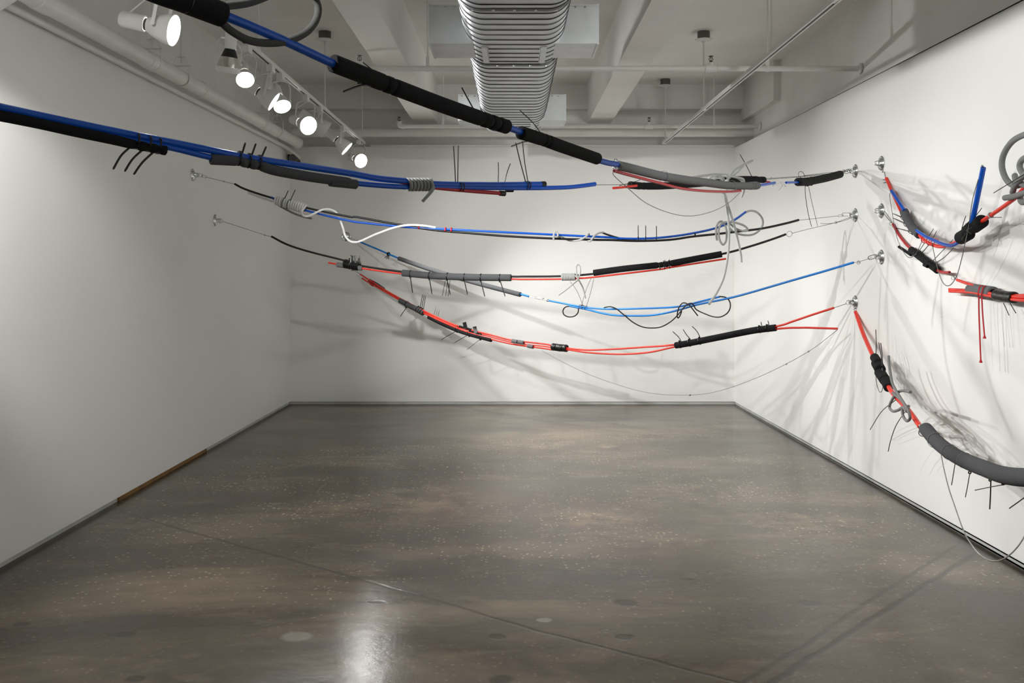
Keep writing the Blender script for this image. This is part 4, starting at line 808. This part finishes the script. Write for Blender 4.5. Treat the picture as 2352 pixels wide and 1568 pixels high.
# ---- strand 9: lower right
S = Strand('steep red strand ending in fat grey foam at the lower right', 1965, 7.11, 2352, 3.7, RW(1965, 694))
S.wire(A6((268, 125), (270, 150)), 2.0, 'steel', pre=[hookpt(RW(1965, 694), nR)]); S.loop(A6((268, 128))[0], 5, px=2.4, axis=(1, 0.3, 0), e=1.6); S.loop(A6((272, 145))[0], 3, px=2)
S.tube('tube', A6((270, 155), (310, 270), (365, 395), (400, 462), (450, 562), (490, 615), (560, 690), (618, 772)), 10.5, 'red', 14, hole=0.5)
for a, b, px in (((372, 400), (392, 430), 21), ((383, 430), (402, 465), 25), ((400, 480), (428, 522), 25), ((425, 515), (447, 562), 22)): S.sleeve(A6(a, b), px, 'blackfoam', name='foam_ring', hole=0.5)
S.tube('tube', A6((373, 455, 0.04), (388, 485, 0.04)), 6, 'blue')
for pts in (A6((378, 400), (381, 330), (378, 250)), A6((410, 445), (408, 400), (395, 320)), A6((414, 445), (413, 390), (405, 322))): S.strip(pts, 1.9)
S.wire(A6((378, 475), (383, 540), (400, 586), (416, 560), (412, 455)), 1.6)
S.tube('cord', A6((447, 392, 0.05), (452, 455, 0.08), (470, 545, 0.12), (510, 615, 0.16), (550, 680, 0.16), (562, 725, 0.14), (545, 740, 0.12), (525, 715, 0.12), (520, 675, 0.1)), 6.6, 'greycord', 12, step=3)
S.tube('cord', A6((565, 586, 0.0), (530, 578, 0.02), (500, 585, 0.05), (470, 620, 0.1), (452, 665, 0.1), (470, 688, 0.1), (500, 682, 0.1), (525, 668, 0.1), (545, 690, 0.08), (555, 660, 0.0)), 6.4, 'greycord', 12, step=3)
S.tube('cord', A6((470, 590, 0.1), (520, 635, 0.15), (548, 680, 0.12)), 6.6, 'greycord', 12, step=3)
S.strip(A6((485, 628, 0.1), (410, 690, 0.1), (348, 787, 0.1)), 1.9); S.strip(A6((545, 678, 0.1), (490, 760, 0.1), (460, 840, 0.1), (445, 904, 0.1)), 1.9)
S.loop(A6((633, 802))[0], 9.5, px=2.6, axis=(0.2, 1, 0.2), name='ring'); S.loop(A6((620, 768))[0], 4, px=2.4)
f = S.sleeve(A6((648, 785), (710, 855), (780, 910), (860, 955), (960, 995), (1060, 1030), (1175, 1044), (1300, 1035), (1420, 990)), 38, 'greyfoam', pinch=A6((700, 845), (778, 908), (857, 953), (957, 994), (1062, 1030), (1180, 1044)), depth=0.06, sig=2.2, n=28)
for a, dv in (((700, 845), (1, 0.9)), ((778, 908), (1, 0.6)), ((857, 953), (1, 0.5)), ((957, 994), (1, 0.35)), ((1062, 1030), (1, 0.25))): S.band(A6(a)[0], dv, 18.0, 2.0, mat='greycord', parent=f)
for x, y in ((883, 1018), (993, 1058), (1062, 1078)): S.band(A6((x, y, 0.02))[0], (1, 0.3), 3, 4, name='zip_head', parent=f)
for pts, w in ((A6((805, 968), (795, 1030), (786, 1085)), 2.0), (A6((884, 1020), (872, 1090), (860, 1150)), 2.0), (A6((997, 1058), (995, 1130), (991, 1215)), 2.8), (A6((1095, 1078), (1000, 1095), (912, 1113)), 2.2), (A6((1220, 1120), (1160, 1165), (1097, 1210)), 2.6)): S.strip(pts, w, parent=f)
S.wire([(2457, 1070), (2520, 1040)], 5, post=[(XR(2.0) - 0.05, 2.0, 1.5)])
S.chain(A6((728, 912), (745, 1000), (770, 1100), (800, 1190), (850, 1330), (890, 1400), (940, 1460), (1000, 1492), (1060, 1485), (1120, 1440), (1175, 1365), (1230, 1240), (1260, 1100), (1270, 1045)), 4.0, 'chain')
